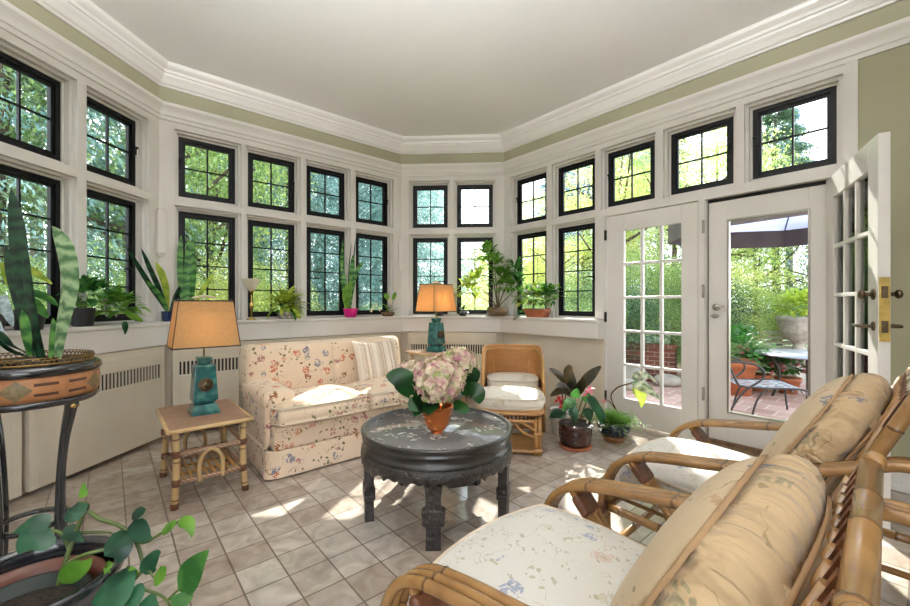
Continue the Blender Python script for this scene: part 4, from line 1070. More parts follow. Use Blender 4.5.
# ------------------------------------------------------------------ plant stand with its planter
def plant_stand():
    r = thing('plant_stand', 'tall black plant stand with painted band and brass gallery, at the left', 'plant stand', (-1.885, 1.80, 0))
    m = MB(); m.lathe([(.20, .742), (.232, .742), (.242, .752), (.244, .762), (.236, .772), (.20, .774)], 64); m.lathe([(.225, .872), (.248, .872), (.257, .882), (.259, .895), (.252, .910), (.238, .918), (.205, .918), (.20, .874)], 64)
    m.build('rings', M['blackpaint'], r)
    bm, nt, p = newmat('painted_band'); L = nt.links.new
    tc = nd(nt, 'ShaderNodeTexCoord'); no = nd(nt, 'ShaderNodeTexNoise', Scale=20., Detail=5.); L(tc.outputs['Object'], no.inputs['Vector'])
    base = mix_n(nt, no.outputs['Fac'], srgb(126, 76, 42), srgb(194, 140, 94))
    sp = nd(nt, 'ShaderNodeSeparateXYZ'); L(tc.outputs['Object'], sp.inputs[0])
    ang = math_n(nt, 'ARCTAN2', sp.outputs[1], sp.outputs[0])
    t = math_n(nt, 'FRACT', math_n(nt, 'MULTIPLY_ADD', ang, 5 / (2 * PI), .264))
    u = math_n(nt, 'ABSOLUTE', math_n(nt, 'SUBTRACT', t, .5))              # 0 at each medallion
    z = math_n(nt, 'ABSOLUTE', math_n(nt, 'SUBTRACT', sp.outputs[2], .823))
    dia = math_n(nt, 'LESS_THAN', math_n(nt, 'ADD', math_n(nt, 'MULTIPLY', u, .29), math_n(nt, 'MULTIPLY', z, 1.15)), .050)
    bar = math_n(nt, 'MULTIPLY', math_n(nt, 'LESS_THAN', math_n(nt, 'ABSOLUTE', math_n(nt, 'SUBTRACT', z, .021)), .006), math_n(nt, 'LESS_THAN', math_n(nt, 'ABSOLUTE', math_n(nt, 'SUBTRACT', u, .31)), .13))
    c = mix_n(nt, bar, base, srgb(74, 44, 34)); n2 = nd(nt, 'ShaderNodeTexNoise', Scale=60.); L(tc.outputs['Object'], n2.inputs['Vector'])
    c = mix_n(nt, dia, c, mix_n(nt, n2.outputs['Fac'], srgb(60, 50, 34), srgb(150, 132, 92))); L(c, p.inputs['Base Color']); p.inputs['Roughness'].default_value = .4
    m = MB(); m.lathe([(.20, .772), (.238, .772), (.247, .79), (.250, .823), (.250, .855), (.246, .873), (.20, .874)], 72); o = m.build('painted_band', bm, r); o['label'] = 'ochre painted band with dark lozenges'
    m = MB(); n = 72
    for i in range(n):
        a = 2 * PI * i / n; m.lathe([(.0058, -.003), (.0085, 0), (.0058, .003)], 8, (.222 * math.cos(a), .222 * math.sin(a), .938))
    m.lathe([(.219, .918), (.225, .918), (.225, .926), (.219, .926)], 64, closed=True); m.lathe([(.219, .946), (.225, .946), (.225, .950), (.219, .950)], 64, closed=True)
    for i in range(n):
        a = 2 * PI * i / n
        m.tube([(.222 * math.cos(a + .044 * q), .222 * math.sin(a + .044 * q), .926 + .01 * abs(q) * 2) for q in (-1, -.5, 0, .5, 1)], .0022, 4)
    m.build('gallery', pbr('old_brass', srgb(132, 104, 60), .35, metal=.8, var=.3, vscale=40.), r)
    for o_ in r.children: o_.scale = (.925, .925, 1)
    for k in range(4):
        a = R(-2 + 90 * k); m = MB(); pts = smooth_path([(.186, 0, .745), (.176, 0, .69), (.153, 0, .58), (.136, 0, .42), (.130, 0, .24), (.138, 0, .08), (.155, 0, 0.0)], 5)
        m.tube(pts, [.034 - .012 * math.sin(PI * i / (len(pts) - 1)) for i in range(len(pts))], 4); m.xf(Matrix.Rotation(a, 4, 'Z'))
        l = m.build('leg', M['blackpaint'], r)
        q = MB(); q.ball((.200, 0, .728), (.012, .020, .016), 10, 8); q.xf(Matrix.Rotation(a, 4, 'Z')); q.build('mount', M['brass'], l)
    m = MB(); m.lathe([(.10, .20), (.128, .20), (.128, .215), (.10, .215)], 32, closed=True); m.build('stretcher', M['blackpaint'], r); m = MB(); m.lathe([(.0, .745), (.185, .745), (.185, .755), (.0, .755)], 48); m.build('tray', M['blackpaint'], r)
plant_stand()
# ------------------------------------------------------------------ plants
def sans_mat(name, c1, c2, s=26.):
    m, nt, p = newmat(name); L = nt.links.new
    tc = nd(nt, 'ShaderNodeTexCoord'); wv = nd(nt, 'ShaderNodeTexWave', Scale=s / 6., Distortion=6., Detail=3.); wv.bands_direction = 'Z'
    wv.inputs['Detail Scale'].default_value = 3.; L(tc.outputs['Object'], wv.inputs['Vector'])
    c = mix_n(nt, wv.outputs['Fac'], c1, c2); L(c, p.inputs['Base Color']); p.inputs['Roughness'].default_value = .38
    t = nd(nt, 'ShaderNodeBsdfTranslucent'); L(c, t.inputs['Color']); ms = nd(nt, 'ShaderNodeMixShader'); ms.inputs[0].default_value = .18
    L(p.outputs[0], ms.inputs[1]); L(t.outputs[0], ms.inputs[2]); L(ms.outputs[0], nt.nodes['Material Output'].inputs['Surface'])
    return m
M['sansd'] = sans_mat('dark_banded_leaf', srgb(10, 34, 26), srgb(34, 76, 48))
M['sansl'] = sans_mat('pale_banded_leaf', srgb(70, 116, 74), srgb(168, 196, 150), 30.)
M['sansg'] = sans_mat('green_banded_leaf', srgb(34, 92, 42), srgb(104, 160, 76))
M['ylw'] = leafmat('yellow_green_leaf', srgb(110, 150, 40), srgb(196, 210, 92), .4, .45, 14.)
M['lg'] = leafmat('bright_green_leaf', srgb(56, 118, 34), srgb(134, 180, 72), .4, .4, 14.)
M['mg'] = leafmat('mid_green_leaf', srgb(30, 84, 34), srgb(78, 134, 60), .3, .4, 14.)
M['dg'] = leafmat('dark_green_leaf', srgb(10, 46, 24), srgb(34, 88, 48), .18, .32, 14.)
M['fern'] = leafmat('fern_frond', srgb(84, 142, 50), srgb(158, 200, 96), .45, .4, 14.)
M['pothos'] = leafmat('pothos_leaf', srgb(10, 46, 32), srgb(44, 94, 64), .12, .3, 7.)
M['pothosl'] = leafmat('young_pothos_leaf', srgb(70, 124, 36), srgb(112, 160, 60), .3, .35, 9.)
M['purple'] = leafmat('dark_bronze_leaf', srgb(30, 40, 30), srgb(86, 70, 44), .15, .3, 10.)
M['varieg'] = leafmat('variegated_leaf', srgb(70, 110, 56), srgb(222, 226, 200), .3, .4, 26.)
M['bluew'] = leafmat('blue_grey_leaf', srgb(88, 120, 130), srgb(196, 212, 220), .2, .4, 20.)
M['twig'] = pbr('brown_stem', srgb(96, 74, 50), .7, var=.2, vscale=30.)
M['gstem'] = pbr('green_vine', srgb(80, 96, 44), .45, var=.25, vscale=14.)
M['soil'] = pbr('potting_soil', (.020, .014, .010), .95, col2=(.07, .05, .035), vscale=90., bump=1., bscale=120.)
M['terra'] = pbr('terracotta', srgb(176, 104, 70), .75, var=.15, vscale=12.)
def pot(root, prof, mat, soil=None, n=32, name='pot', c=(0, 0, 0)):
    m = MB(); m.lathe(prof, n, c); m.build(name, mat, root)
    if soil: m = MB(); m.lathe([(soil[0], soil[1] - .01), (soil[0], soil[1]), (0, soil[1] + .006)], 24, c); m.build('soil', M['soil'], root)

# --- snake plant in the tall stand, leaf by leaf
r = thing('snake_plant', 'large snake plant with one broad pale leaf growing in the tall black stand', 'plant', (-1.83, 1.80, .918))
m = MB(); m.lathe([(.10, -.163), (.15, -.15), (.175, -.01), (.165, -.01), (.14, -.05), (0, -.045)], 28); m.build('pot', M['blackpaint'], r)
m = MB(); m.lathe([(.150, -.05), (.155, -.035), (0, -.03)], 24); m.build('soil', M['soil'], r)
O = Vector((-1.83, 1.80, .918))
def wl(mat, pts, W, shape='sword', fold=.12, face=None, lab=None):
    m = MB(); blade(m, [at(*p) - O for p in pts], W, shape, face, fold); o = m.build('leaf', M[mat], r)
    if lab: o['label'] = lab
wl('sansd', [(41, 358, 1.80), (30, 322, 1.79), (20, 270, 1.80), (15, 225, 1.82), (11, 188, 1.84)], .070, face=(.25, -1, .1), lab='tall dark green leaf')
wl('sansl', [(56, 358, 1.73), (60, 325, 1.71), (67, 285, 1.70), (63, 250, 1.70), (52, 226, 1.72)], .098, face=(-.2, -1, .2), lab='broad pale mottled leaf')
wl('sansd', [(36, 356, 1.86), (26, 322, 1.88), (14, 280, 1.90), (5, 245, 1.92)], .062, face=(.3, -1, .1))
wl('sansd', [(40, 358, 1.77), (34, 325, 1.76), (26, 285, 1.77), (22, 258, 1.78)], .030)
wl('sansg', [(29, 356, 1.74), (25, 335, 1.72), (22, 310, 1.72)], .045)
wl('sansd', [(27, 352, 1.78), (14, 345, 1.74), (-2, 330, 1.70), (-14, 318, 1.66)], .05, face=(0, -.4, 1))
wl('sansd', [(30, 357, 1.76), (12, 350, 1.68), (-4, 338, 1.62)], .03, face=(0, -.4, 1))
wl('sansg', [(50, 358, 1.78), (52, 340, 1.80), (53, 318, 1.83)], .035)

# --- pothos in the nested black pot in the foreground
PO = Vector((-1.19, 1.13, 0))
r = thing('potted_pothos', 'trailing pothos in nested black pots at the lower left', 'plant', PO)
pot(r, [(.15, 0), (.17, .02), (.19, .30), (.195, .37), (.207, .385), (.210, .40), (.205, .415), (.192, .418), (.184, .40), (.178, .30), (.165, .03), (0, .03)], pbr('black_glazed_pot', (.012, .014, .018), .12, coat=.6), n=56)
m = MB(); m.lathe([(.14, .06), (.168, .33), (.172, .375), (.160, .378), (.153, .33), (.13, .07)], 48, (.0, -.008, 0), closed=True); o = m.build('inner_pot', pbr('brown_inner_pot', srgb(96, 52, 36), .4), r)
m = MB(); m.lathe([(.12, .10), (.140, .33), (.146, .352), (.137, .353), (.128, .31), (0, .30)], 48, (.0, -.02, 0)); m.build('nursery_pot', pbr('dark_green_plastic', (.008, .018, .015), .55), r)
m = MB(); m.lathe([(.131, .30), (.131, .315), (0, .322)], 32, (.0, -.02, 0)); m.build('soil', M['soil'], r)
def vine(pts, rad=.006, mat='gstem'):
    m = MB(); P = smooth_path([at(*p) - PO for p in pts], 6); m.tube(P, [rad * (1 - .45 * i / len(P)) for i in range(len(P))], 7); m.build('vine', M[mat], r)
def pleaf(pts, W, mat='pothos', face=(.15, -.75, .65), fold=.10):
    m = MB(); blade(m, [at(*p) - PO for p in pts], W, 'heart', face, fold, 12); m.build('leaf', M[mat], r)
vine([(58, 585, 1.12), (66, 560, 1.13), (76, 532, 1.15), (86, 512, 1.16), (100, 519, 1.17), (118, 525, 1.17), (132, 535, 1.17), (140, 552, 1.16), (142, 570, 1.14), (130, 586, 1.13), (146, 590, 1.12), (162, 596, 1.12), (170, 606, 1.1)], .0065, 'gstem')
vine([(64, 566, 1.13), (82, 556, 1.12), (98, 551, 1.13), (112, 548, 1.15)], .007); vine([(70, 550, 1.14), (62, 534, 1.15), (52, 530, 1.15)], .006)
vine([(84, 514, 1.16), (88, 505, 1.16), (80, 503, 1.16)], .006); vine([(78, 533, 1.15), (96, 532, 1.17), (112, 533, 1.18)], .005)
vine([(132, 540, 1.17), (145, 542, 1.16), (160, 534, 1.16), (174, 525, 1.16), (178, 521, 1.16)], .005); vine([(138, 545, 1.16), (134, 538, 1.17), (136, 528, 1.17)], .004)
vine([(142, 565, 1.15), (150, 572, 1.13), (154, 578, 1.12)], .004); vine([(130, 588, 1.13), (124, 576, 1.14), (128, 566, 1.14)], .004)
vine([(168, 600, 1.12), (176, 592, 1.12), (181, 588, 1.12)], .004)
pleaf([(50, 528, 1.15), (36, 536, 1.12), (24, 545, 1.10), (18, 554, 1.09)], .105); pleaf([(50, 524, 1.15), (30, 525, 1.13), (13, 533, 1.12)], .06)
pleaf([(78, 502, 1.16), (75, 512, 1.13), (66, 516, 1.12), (63, 517, 1.12)], .05); pleaf([(83, 498, 1.16), (83, 490, 1.17), (84, 482, 1.18)], .022, 'pothosl')
pleaf([(64, 528, 1.16), (72, 534, 1.14), (84, 542, 1.13)], .04)
pleaf([(112, 534, 1.16), (118, 545, 1.13), (120, 556, 1.12), (116, 564, 1.11)], .072)
pleaf([(132, 514, 1.17), (140, 512, 1.16), (146, 509, 1.16)], .035); pleaf([(134, 520, 1.17), (138, 530, 1.15), (146, 537, 1.14), (152, 537, 1.14)], .05)
pleaf([(162, 530, 1.16), (170, 526, 1.14), (176, 520, 1.14)], .032, 'pothosl'); pleaf([(178, 521, 1.16), (187, 522, 1.15), (191, 530, 1.14), (192, 538, 1.14)], .034, 'pothosl')
pleaf([(178, 590, 1.11), (186, 578, 1.10), (198, 562, 1.10), (209, 550, 1.10)], .082, 'mg')
pleaf([(182, 592, 1.10), (178, 602, 1.08), (170, 612, 1.07)], .06, 'mg')
pleaf([(146, 575, 1.13), (148, 565, 1.13), (156, 555, 1.13), (161, 552, 1.13)], .05); pleaf([(154, 577, 1.12), (160, 574, 1.11), (166, 566, 1.11)], .048, 'pothosl')
pleaf([(108, 578, 1.12), (112, 588, 1.09), (116, 600, 1.07), (112, 616, 1.05)], .11); pleaf([(128, 592, 1.10), (134, 598, 1.09), (136, 608, 1.08)], .06)
pleaf([(62, 584, 1.10), (72, 573, 1.09), (84, 566, 1.09), (92, 558, 1.09)], .055, 'pothosl', (.5, -.7, .3)); pleaf([(106, 572, 1.14), (108, 566, 1.13), (104, 575, 1.12)], .03, 'pothosl')
pleaf([(132, 582, 1.13), (132, 572, 1.13), (131, 566, 1.13)], .03, 'pothosl'); pleaf([(140, 603, 1.1), (148, 608, 1.09), (160, 614, 1.08)], .06)

# --- sill plants
def sill_at(k, u, off=.02):
    org, h, ln = WALLS[k]; v = Matrix.Rotation(R(90 - h), 4, 'Z') @ Vector((u, off, 0)); return Vector((org[0] + v.x, org[1] + v.y, SILL))
SG = 'house plants along the white sill'
def plantroot(name, label, loc, group=SG): return thing(name, label, 'plant', loc, 0., group)
def px_leaves(r, name, mat, lst, W, shape='sword', fold=.12, face=None):
    m = MB(); o = r.location
    for pts in lst: blade(m, [at(*p) - o for p in pts], W * (.85 + .3 * random.random()), shape, face, fold, 10)
    return m.build(name, M[mat], r)
def bush(r, mat, c, rad, n, L, W, seed, shape='oval', droop=.6, up=.35, name='foliage', zs=.8):
    rnd = random.Random(seed); m = MB()
    for i in range(n):
        th = rnd.uniform(0, 2 * PI); ph = rnd.uniform(-.35, 1.4)
        d = Vector((math.cos(th) * math.cos(ph), math.sin(th) * math.cos(ph), math.sin(ph)))
        p = Vector(c) + Vector((d.x * rad, d.y * rad, d.z * rad * zs)) * rnd.uniform(.35, 1.)
        dd = (d + Vector((rnd.uniform(-.5, .5), rnd.uniform(-.5, .5), rnd.uniform(-.2, .6) * up))).normalized()
        leaf(m, p, dd, L * rnd.uniform(.7, 1.25), W * rnd.uniform(.75, 1.2), rnd.uniform(.2, 1.2) * droop, n=4, fold=.12, shape=shape)
    return m.build(name, M[mat], r)
def stems(r, c, tips, rad=.004, mat='twig'):
    m = MB()
    for t in tips: m.tube(smooth_path([c, (c[0] * .6 + t[0] * .4, c[1] * .6 + t[1] * .4, c[2] * .5 + t[2] * .5), t], 4), [rad * (1 - .1 * i) for i in range(9)], 6)
    m.build('stem', M[mat], r)
random.seed(4)
darkpot = pbr('dark_grey_pot', (.02, .02, .022), .45)
# left wall: trailing plant in dark pot
r = plantroot('trailing_plant', 'leafy trailing plant in dark pot on the left sill, one leaf hanging over', Vector((-2.575, 2.80, SILL)))
pot(r, [(.050, 0), (.056, .005), (.066, .12), (.070, .128), (.064, .13), (.060, .11), (0, .105)], darkpot)
bush(r, 'mg', (0.02, .02, .20), .14, 80, .09, .055, 11, 'heart', .9); bush(r, 'lg', (.05, .20, .12), .15, 100, .085, .052, 12, 'heart', .9, name='foliage')
bush(r, 'varieg', (.04, .16, .10), .10, 22, .06, .045, 13, 'heart', .9)
stems(r, (0, 0, .10), [(.03, .02, .24), (.08, .22, .16), (-.02, -.05, .26), (.09, .32, .10)])
px_leaves(r, 'leaf', 'dg', [[(123, 322, 3.02), (125, 328, 2.98), (125, 335, 2.97)]], .055, 'heart'); px_leaves(r, 'leaf', 'lg', [[(118, 312, 3.05), (126, 303, 3.05), (133, 292, 3.05)], [(122, 308, 3.05), (132, 316, 3.05), (143, 321, 3.05)]], .05, 'oval')
# left wall: croton-like plant near the frame edge
r = plantroot('croton_plant', 'yellow-veined croton with long leaves on the sill behind the plant stand', Vector((-2.57, 2.44, SILL)))
pot(r, [(.06, 0), (.08, .12), (.075, .12), (0, .11)], darkpot)
px_leaves(r, 'leaf', 'ylw', [[(15, 296, 2.44), (10, 268, 2.40), (28, 268, 2.36), (52, 284, 2.32)], [(15, 296, 2.44), (4, 280, 2.4), (-10, 262, 2.36)]], .075, 'lance', face=(0, -.5, 1))
px_leaves(r, 'leaf', 'mg', [[(14, 298, 2.44), (26, 290, 2.42), (45, 296, 2.4), (58, 306, 2.4)], [(14, 298, 2.44), (20, 286, 2.45), (36, 276, 2.46)], [(14, 300, 2.44), (30, 300, 2.40), (48, 318, 2.38)]], .06, 'lance', face=(0, -.5, 1))
r = plantroot('bromeliad', 'blue-grey bromeliad at the edge of the left sill', Vector((-2.53, 2.20, SILL)))
pot(r, [(.05, 0), (.07, .10), (.065, .10), (0, .09)], darkpot)
px_leaves(r, 'leaf', 'bluew', [[(-10, 306, 2.2), (-2, 296, 2.15), (9, 312, 2.1)], [(-10, 306, 2.2), (2, 304, 2.15), (13, 326, 2.1)], [(-10, 306, 2.2), (-5, 286, 2.2), (2, 282, 2.2)], [(-10, 306, 2.2), (-8, 320, 2.12), (4, 338, 2.08)]], .055, 'lance', face=(.2, -.6, .8))
# back-left wall
r = plantroot('snake_plant', 'snake plant leaning left from a small blue pot at the sill corner', sill_at('back_left', .06, -.06))
pot(r, [(.036, 0), (.042, .004), (.05, .085), (.052, .09), (.047, .09), (0, .08)], pbr('cobalt_pot', srgb(30, 44, 78), .25))
px_leaves(r, 'leaf', 'sansd', [[(167, 312, 3.52), (158, 298, 3.42), (143, 275, 3.28), (126, 246, 3.12)], [(168, 312, 3.53), (160, 292, 3.45), (150, 270, 3.36), (141, 248, 3.26)], [(170, 312, 3.56), (175, 298, 3.56), (180, 286, 3.56)]], .055)
px_leaves(r, 'leaf', 'sansg', [[(167, 312, 3.50), (161, 298, 3.42), (146, 280, 3.30)]], .042)
px_leaves(r, 'leaf', 'ylw', [[(167, 312, 3.52), (166, 292, 3.5), (162, 276, 3.45), (156, 262, 3.42)]], .055, face=(.1, -1, .1))
r = plantroot('snake_plant', 'tall upright snake plant on the sill directly behind the near orange lamp', sill_at('back_left', .235, -.06))
pot(r, [(.05, 0), (.065, .10), (.06, .10), (0, .09)], darkpot)
px_leaves(r, 'leaf', 'sansg', [[(184, 312, 3.68), (179, 285, 3.68), (178, 258, 3.68), (180, 236, 3.68)], [(188, 312, 3.7), (189, 280, 3.7), (190, 255, 3.7), (195, 233, 3.7)], [(186, 312, 3.72), (184, 280, 3.73), (186, 250, 3.74), (187, 240, 3.74)], [(191, 312, 3.68), (192, 290, 3.67), (193, 268, 3.66), (192, 246, 3.66)]], .062)
px_leaves(r, 'leaf', 'ylw', [[(192, 312, 3.66), (198, 297, 3.62), (206, 284, 3.6), (213, 274, 3.58)], [(191, 312, 3.66), (200, 304, 3.6), (210, 298, 3.56)]], .045)
r = plantroot('peace_lily', 'bushy plant with leaves coloured as if sunlit in a printed white pot on the sill above the sofa', sill_at('back_left', 1.055, -.075))
pm = wicker('blue_print_pot', srgb(110, 116, 130), srgb(236, 232, 224), 50., bump=0.)
pot(r, [(.062, 0), (.068, .004), (.085, .085), (.088, .092), (.082, .092), (0, .08)], pm)
bush(r, 'ylw', (0, 0, .13), .10, 46, .17, .050, 21, 'lance', 1.0, .5); bush(r, 'ylw', (0, -.02, .14), .09, 26, .19, .055, 22, 'lance', 1.0, .5); bush(r, 'mg', (-.02, 0, .11), .09, 20, .15, .05, 23, 'lance', 1., .3)  # yellow-green leaf colours carry the sunlit look of this plant
r = plantroot('snake_plant', 'tall narrow snake plant in a bright pink pot on the sill', sill_at('back_left', 1.774, -.09))
pot(r, [(.058, 0), (.066, .005), (.082, .09), (.085, .10), (.078, .10), (0, .09)], pbr('magenta_pot', srgb(214, 36, 132), .25, coat=.4))
px_leaves(r, 'leaf', 'sansg', [[(344, 309, 4.68), (341, 290, 4.68), (339, 265, 4.68), (341, 240, 4.68)], [(348, 309, 4.68), (350, 285, 4.68), (352, 268, 4.68), (353, 255, 4.68)], [(350, 309, 4.66), (353, 285, 4.65), (357, 270, 4.64), (363, 262, 4.64)], [(345, 309, 4.64), (345, 290, 4.62), (343, 275, 4.62), (340, 262, 4.62)]], .055)
px_leaves(r, 'leaf', 'lg', [[(347, 309, 4.64), (348, 295, 4.62), (351, 280, 4.62)], [(346, 309, 4.64), (345, 296, 4.6), (347, 284, 4.6)]], .07)
px_leaves(r, 'leaf', 'sansd', [[(347, 309, 4.72), (346, 275, 4.74), (349, 242, 4.76)], [(350, 309, 4.72), (352, 270, 4.73), (355, 238, 4.74)]], .018)
r = plantroot('orchid', 'small white orchid with curling stems in a brown dish on the sill', sill_at('back_left', 2.27, -.088))
pot(r, [(.06, 0), (.075, .02), (.08, .05), (.073, .05), (0, .045)], pbr('brown_dish', srgb(110, 78, 56), .5))
stems(r, (0, 0, .05), [(-.16, -.03, .10), (.10, -.03, .22), (.16, 0, .10), (.02, -.02, .15)], .0045, 'twig')
bush(r, 'lg', (0, 0, .06), .06, 12, .08, .035, 31, 'oval', 1.)
m = MB()
for c in ((-.20, -.03, .11), (-.15, -.03, .14), (-.24, -.02, .08), (.02, -.03, .20), (-.10, -.03, .09), (.04, -.02, .17)):
    for a in range(5): leaf(m, c, (math.cos(a * 1.257), -.3, math.sin(a * 1.257)), .032, .026, .4, n=3, shape='oval')
m.build('blossom', leafmat('cream_blossom', srgb(240, 230, 170), srgb(252, 248, 226), .4), r)
px_leaves(r, 'leaf', 'lg', [[(393, 300, 5.0), (394, 296, 5.0), (396, 292, 5.0)], [(388, 300, 5.0), (386, 296, 5.0), (383, 294, 5.0)]], .06, 'oval')
# far wall
r = plantroot('spider_plant', 'spiky thin-leaved plant on the far sill behind the second orange lamp', sill_at('back', .50, -.055))
pot(r, [(.05, 0), (.06, .08), (.055, .08), (0, .07)], darkpot)
rnd = random.Random(5); m = MB()
for i in range(26):
    a = rnd.uniform(0, 2 * PI); leaf(m, (0, 0, .07), (math.cos(a) * .6, math.sin(a) * .6, 1.0), rnd.uniform(.25, .46), .016, rnd.uniform(.5, 1.5), n=7, shape='lance')
m.build('foliage', M['mg'], r)
r = plantroot('small_cactus', 'dark little succulent on the far sill, right of the second lamp', sill_at('back', .80, -.05))
pot(r, [(.045, 0), (.055, .05), (.05, .05), (0, .045)], darkpot); bush(r, 'dg', (0, 0, .06), .05, 24, .07, .02, 8, 'lance', .6)
# corner: little tree in a brown bowl
r = plantroot('jade_tree', 'many-stemmed leafy plant in a round brown pot at the bay corner', Vector((.525, 4.99, SILL)))
pot(r, [(.085, 0), (.12, .015), (.138, .055), (.130, .095), (.118, .105), (.124, .112), (.112, .112), (0, .10)], pbr('bronze_glaze_pot', srgb(104, 84, 54), .28, var=.35, vscale=10., coat=.3))
tips = [(-.28, -.02, .42), (-.12, .0, .74), (.05, .02, .46), (.22, -.05, .55), (.30, -.02, .36), (-.04, -.04, .62), (-.36, .0, .30), (.12, .0, .36)]
stems(r, (0, 0, .10), tips, .008, 'twig')
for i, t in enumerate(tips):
    bush(r, ['ylw', 'lg', 'lg', 'mg', 'mg', 'lg', 'ylw', 'lg'][i], t, .14, 52, .11, .046, 40 + i, 'oval', .8, name='foliage')  # lighter leaf colours paint in the glow of light from behind
# right wall: bushy plant in a low terracotta trough
rl = sill_at('right', .57, -.06)
r = thing('window_box', 'bushy bright green plant in low terracotta trough beside the french door', 'plant', rl, R(90 - 139.5), SG)
m = MB(); m.frustum((.115, .052), (.145, .066), 0, .085); m.frustum((.152, .072), (.152, .072), .07, .095); m.build('pot', M['terra'], r)
m = MB(); m.box(-.138, .138, -.06, .06, .09, .098); m.build('soil', M['soil'], r)
for i, (x, mt) in enumerate(((-.12, 'lg'), (-.02, 'ylw'), (.08, 'lg'), (.16, 'mg'), (0, 'varieg'))): bush(r, mt, (x, -.04, .20), .17, 80, .075, .05, 60 + i, 'heart', .8, zs=.9)
bush(r, 'mg', (-.17, -.06, .0), .07, 12, .07, .05, 66, 'heart', .9); bush(r, 'lg', (.2, 0, .26), .12, 26, .07, .045, 67, 'heart', .8)

def keep_inside(root, ks, lim=-.006, k0=.06):
    bpy.context.view_layer.update()
    for k in ks:
        org, h, ln = WALLS[k]; Wm = Matrix.Translation((org[0], org[1], 0)) @ Matrix.Rotation(R(90 - h), 4, 'Z'); Wi = Wm.inverted()
        for ch in root.children:
            if ch.type != 'MESH' or ch.name.startswith(('pot', 'soil')): continue
            A = Wi @ ch.matrix_world; B = A.inverted(); lo = lim - k0
            for v in ch.data.vertices:
                q = A @ v.co
                if q.y > lo and q.z > .3: q.y = lo + k0 * (1 - math.exp(-(q.y - lo) / k0)); v.co = B @ q
for o in list(C.objects) * 2:
    if o.type == 'EMPTY' and o.get('group') == SG:
        x = o.location.x
        keep_inside(o, ['left'] if x < -2.56 and o.location.y < 3.3 else ['left', 'back_left'] if x < -2.2 else ['back_left'] if x < -.75 else ['back'] if x < .4 else ['back', 'right'])
m = MB(); q = sill_at('back_left', 1.075, -.148)
m.tube(smooth_path([(q.x - .02, q.y + .03, SILL + .006), (q.x, q.y, SILL + .004), (q.x + .003, q.y - .004, SILL - .03), (q.x + .004, q.y - .003, .70), (q.x + .03, q.y + .02, .30)], 5), .003, 6)
o = m.build('power_cord', M['white']); tag(o, 'thin white cord hanging down the sill front behind the sofa', 'cord')
# --- plants on the tiles by the doors
FG = 'potted plants on the tiles by the french door'
r = thing('anthurium', 'anthurium with red and pink flowers in a ribbed dark brown pot on the floor', 'plant', (.985, 3.315, 0), 0, FG)
bg = pbr('oxblood_glaze', srgb(62, 34, 30), .22, var=.4, vscale=9., coat=.5)
pot(r, [(.10, .022), (.118, .03), (.130, .085), (.128, .095), (.134, .105), (.133, .15), (.128, .16), (.134, .170), (.138, .195), (.128, .20), (.122, .185), (0, .18)], bg, (.121, .19))
m = MB(); m.lathe([(.105, 0), (.125, .004), (.130, .024), (.122, .026), (.11, .018), (0, .016)], 32); m.build('saucer', M['terra'], r)
random.seed(9); O = r.location
for mt, lst in (('dg', [[(577, 421, 3.3), (566, 412, 3.22), (556, 414, 3.16), (549, 418, 3.12)], [(576, 420, 3.3), (572, 405, 3.2), (574, 415, 3.1), (573, 424, 3.06)], [(580, 420, 3.3), (589, 395, 3.2), (597, 408, 3.12), (603, 427, 3.08)], [(581, 421, 3.3), (593, 402, 3.25), (601, 413, 3.2), (607, 420, 3.18)], [(578, 420, 3.3), (588, 408, 3.12), (590, 422, 3.06)]]),
                ('mg', [[(577, 421, 3.3), (576, 400, 3.25), (568, 404, 3.15), (562, 412, 3.1)], [(578, 421, 3.32), (575, 398, 3.35), (577, 388, 3.35)], [(579, 421, 3.28), (586, 402, 3.2), (589, 393, 3.18)]])):
    m = MB()
    for pts in lst: blade(m, [at(*p) - O for p in pts[1:]], .085, 'heart', (.1, -.8, .6), .10, 10)
    m.build('foliage', M[mt], r)
    m = MB()
    for pts in lst: m.tube(smooth_path([at(*p) - O for p in pts[:2]], 4), .0035, 5)
    m.build('stem', M['gstem'], r)
for (px, py, Y, col, nm) in ((559, 399, 3.2, srgb(206, 30, 52), 'red'), (563, 405, 3.18, srgb(200, 24, 46), 'red'), (590, 389, 3.24, srgb(236, 138, 160), 'pink'), (587, 393, 3.2, srgb(230, 120, 146), 'pink')):
    m = MB(); p = at(px, py, Y) - O
    for a in range(4): leaf(m, p, (math.cos(a * 1.57 + .4), -.5, math.sin(a * 1.57 + .4)), .045, .034, .5, n=4, shape='oval')
    o = m.build('blossom', leafmat(nm + '_spathe', tuple(c * .8 for c in col), col, .25), r); o['label'] = nm + ' waxy flower'
    m = MB(); m.tube(smooth_path([(0, 0, .19), tuple((Vector((0, 0, .19)) + p) / 2 + Vector((0, 0, .05))), tuple(p)], 4), .003, 5); m.build('stem', M['gstem'], r)
m = MB(); rnd = random.Random(3)
for i in range(12): leaf(m, at(595 + rnd.uniform(-8, 8), 424 + rnd.uniform(-4, 5), 3.08 + rnd.uniform(-.04, .04)) - O, (rnd.uniform(-1, 1), -.4, rnd.uniform(-1, .6)), .03, .014, .4, n=3, shape='oval')
m.build('small_blossom', leafmat('white_blossom', srgb(226, 226, 214), srgb(250, 250, 244), .3), r)
r = thing('rubber_plant', 'dark bronze-leaved plant in a white pot behind the anthurium', 'plant', (.97, 3.66, 0), 0, FG)
pot(r, [(.085, 0), (.09, .004), (.110, .21), (.114, .225), (.106, .225), (.10, .20), (0, .195)], pbr('white_glazed_pot', (.72, .69, .64), .25), (.1, .205))
O = r.location; m = MB(); random.seed(2)
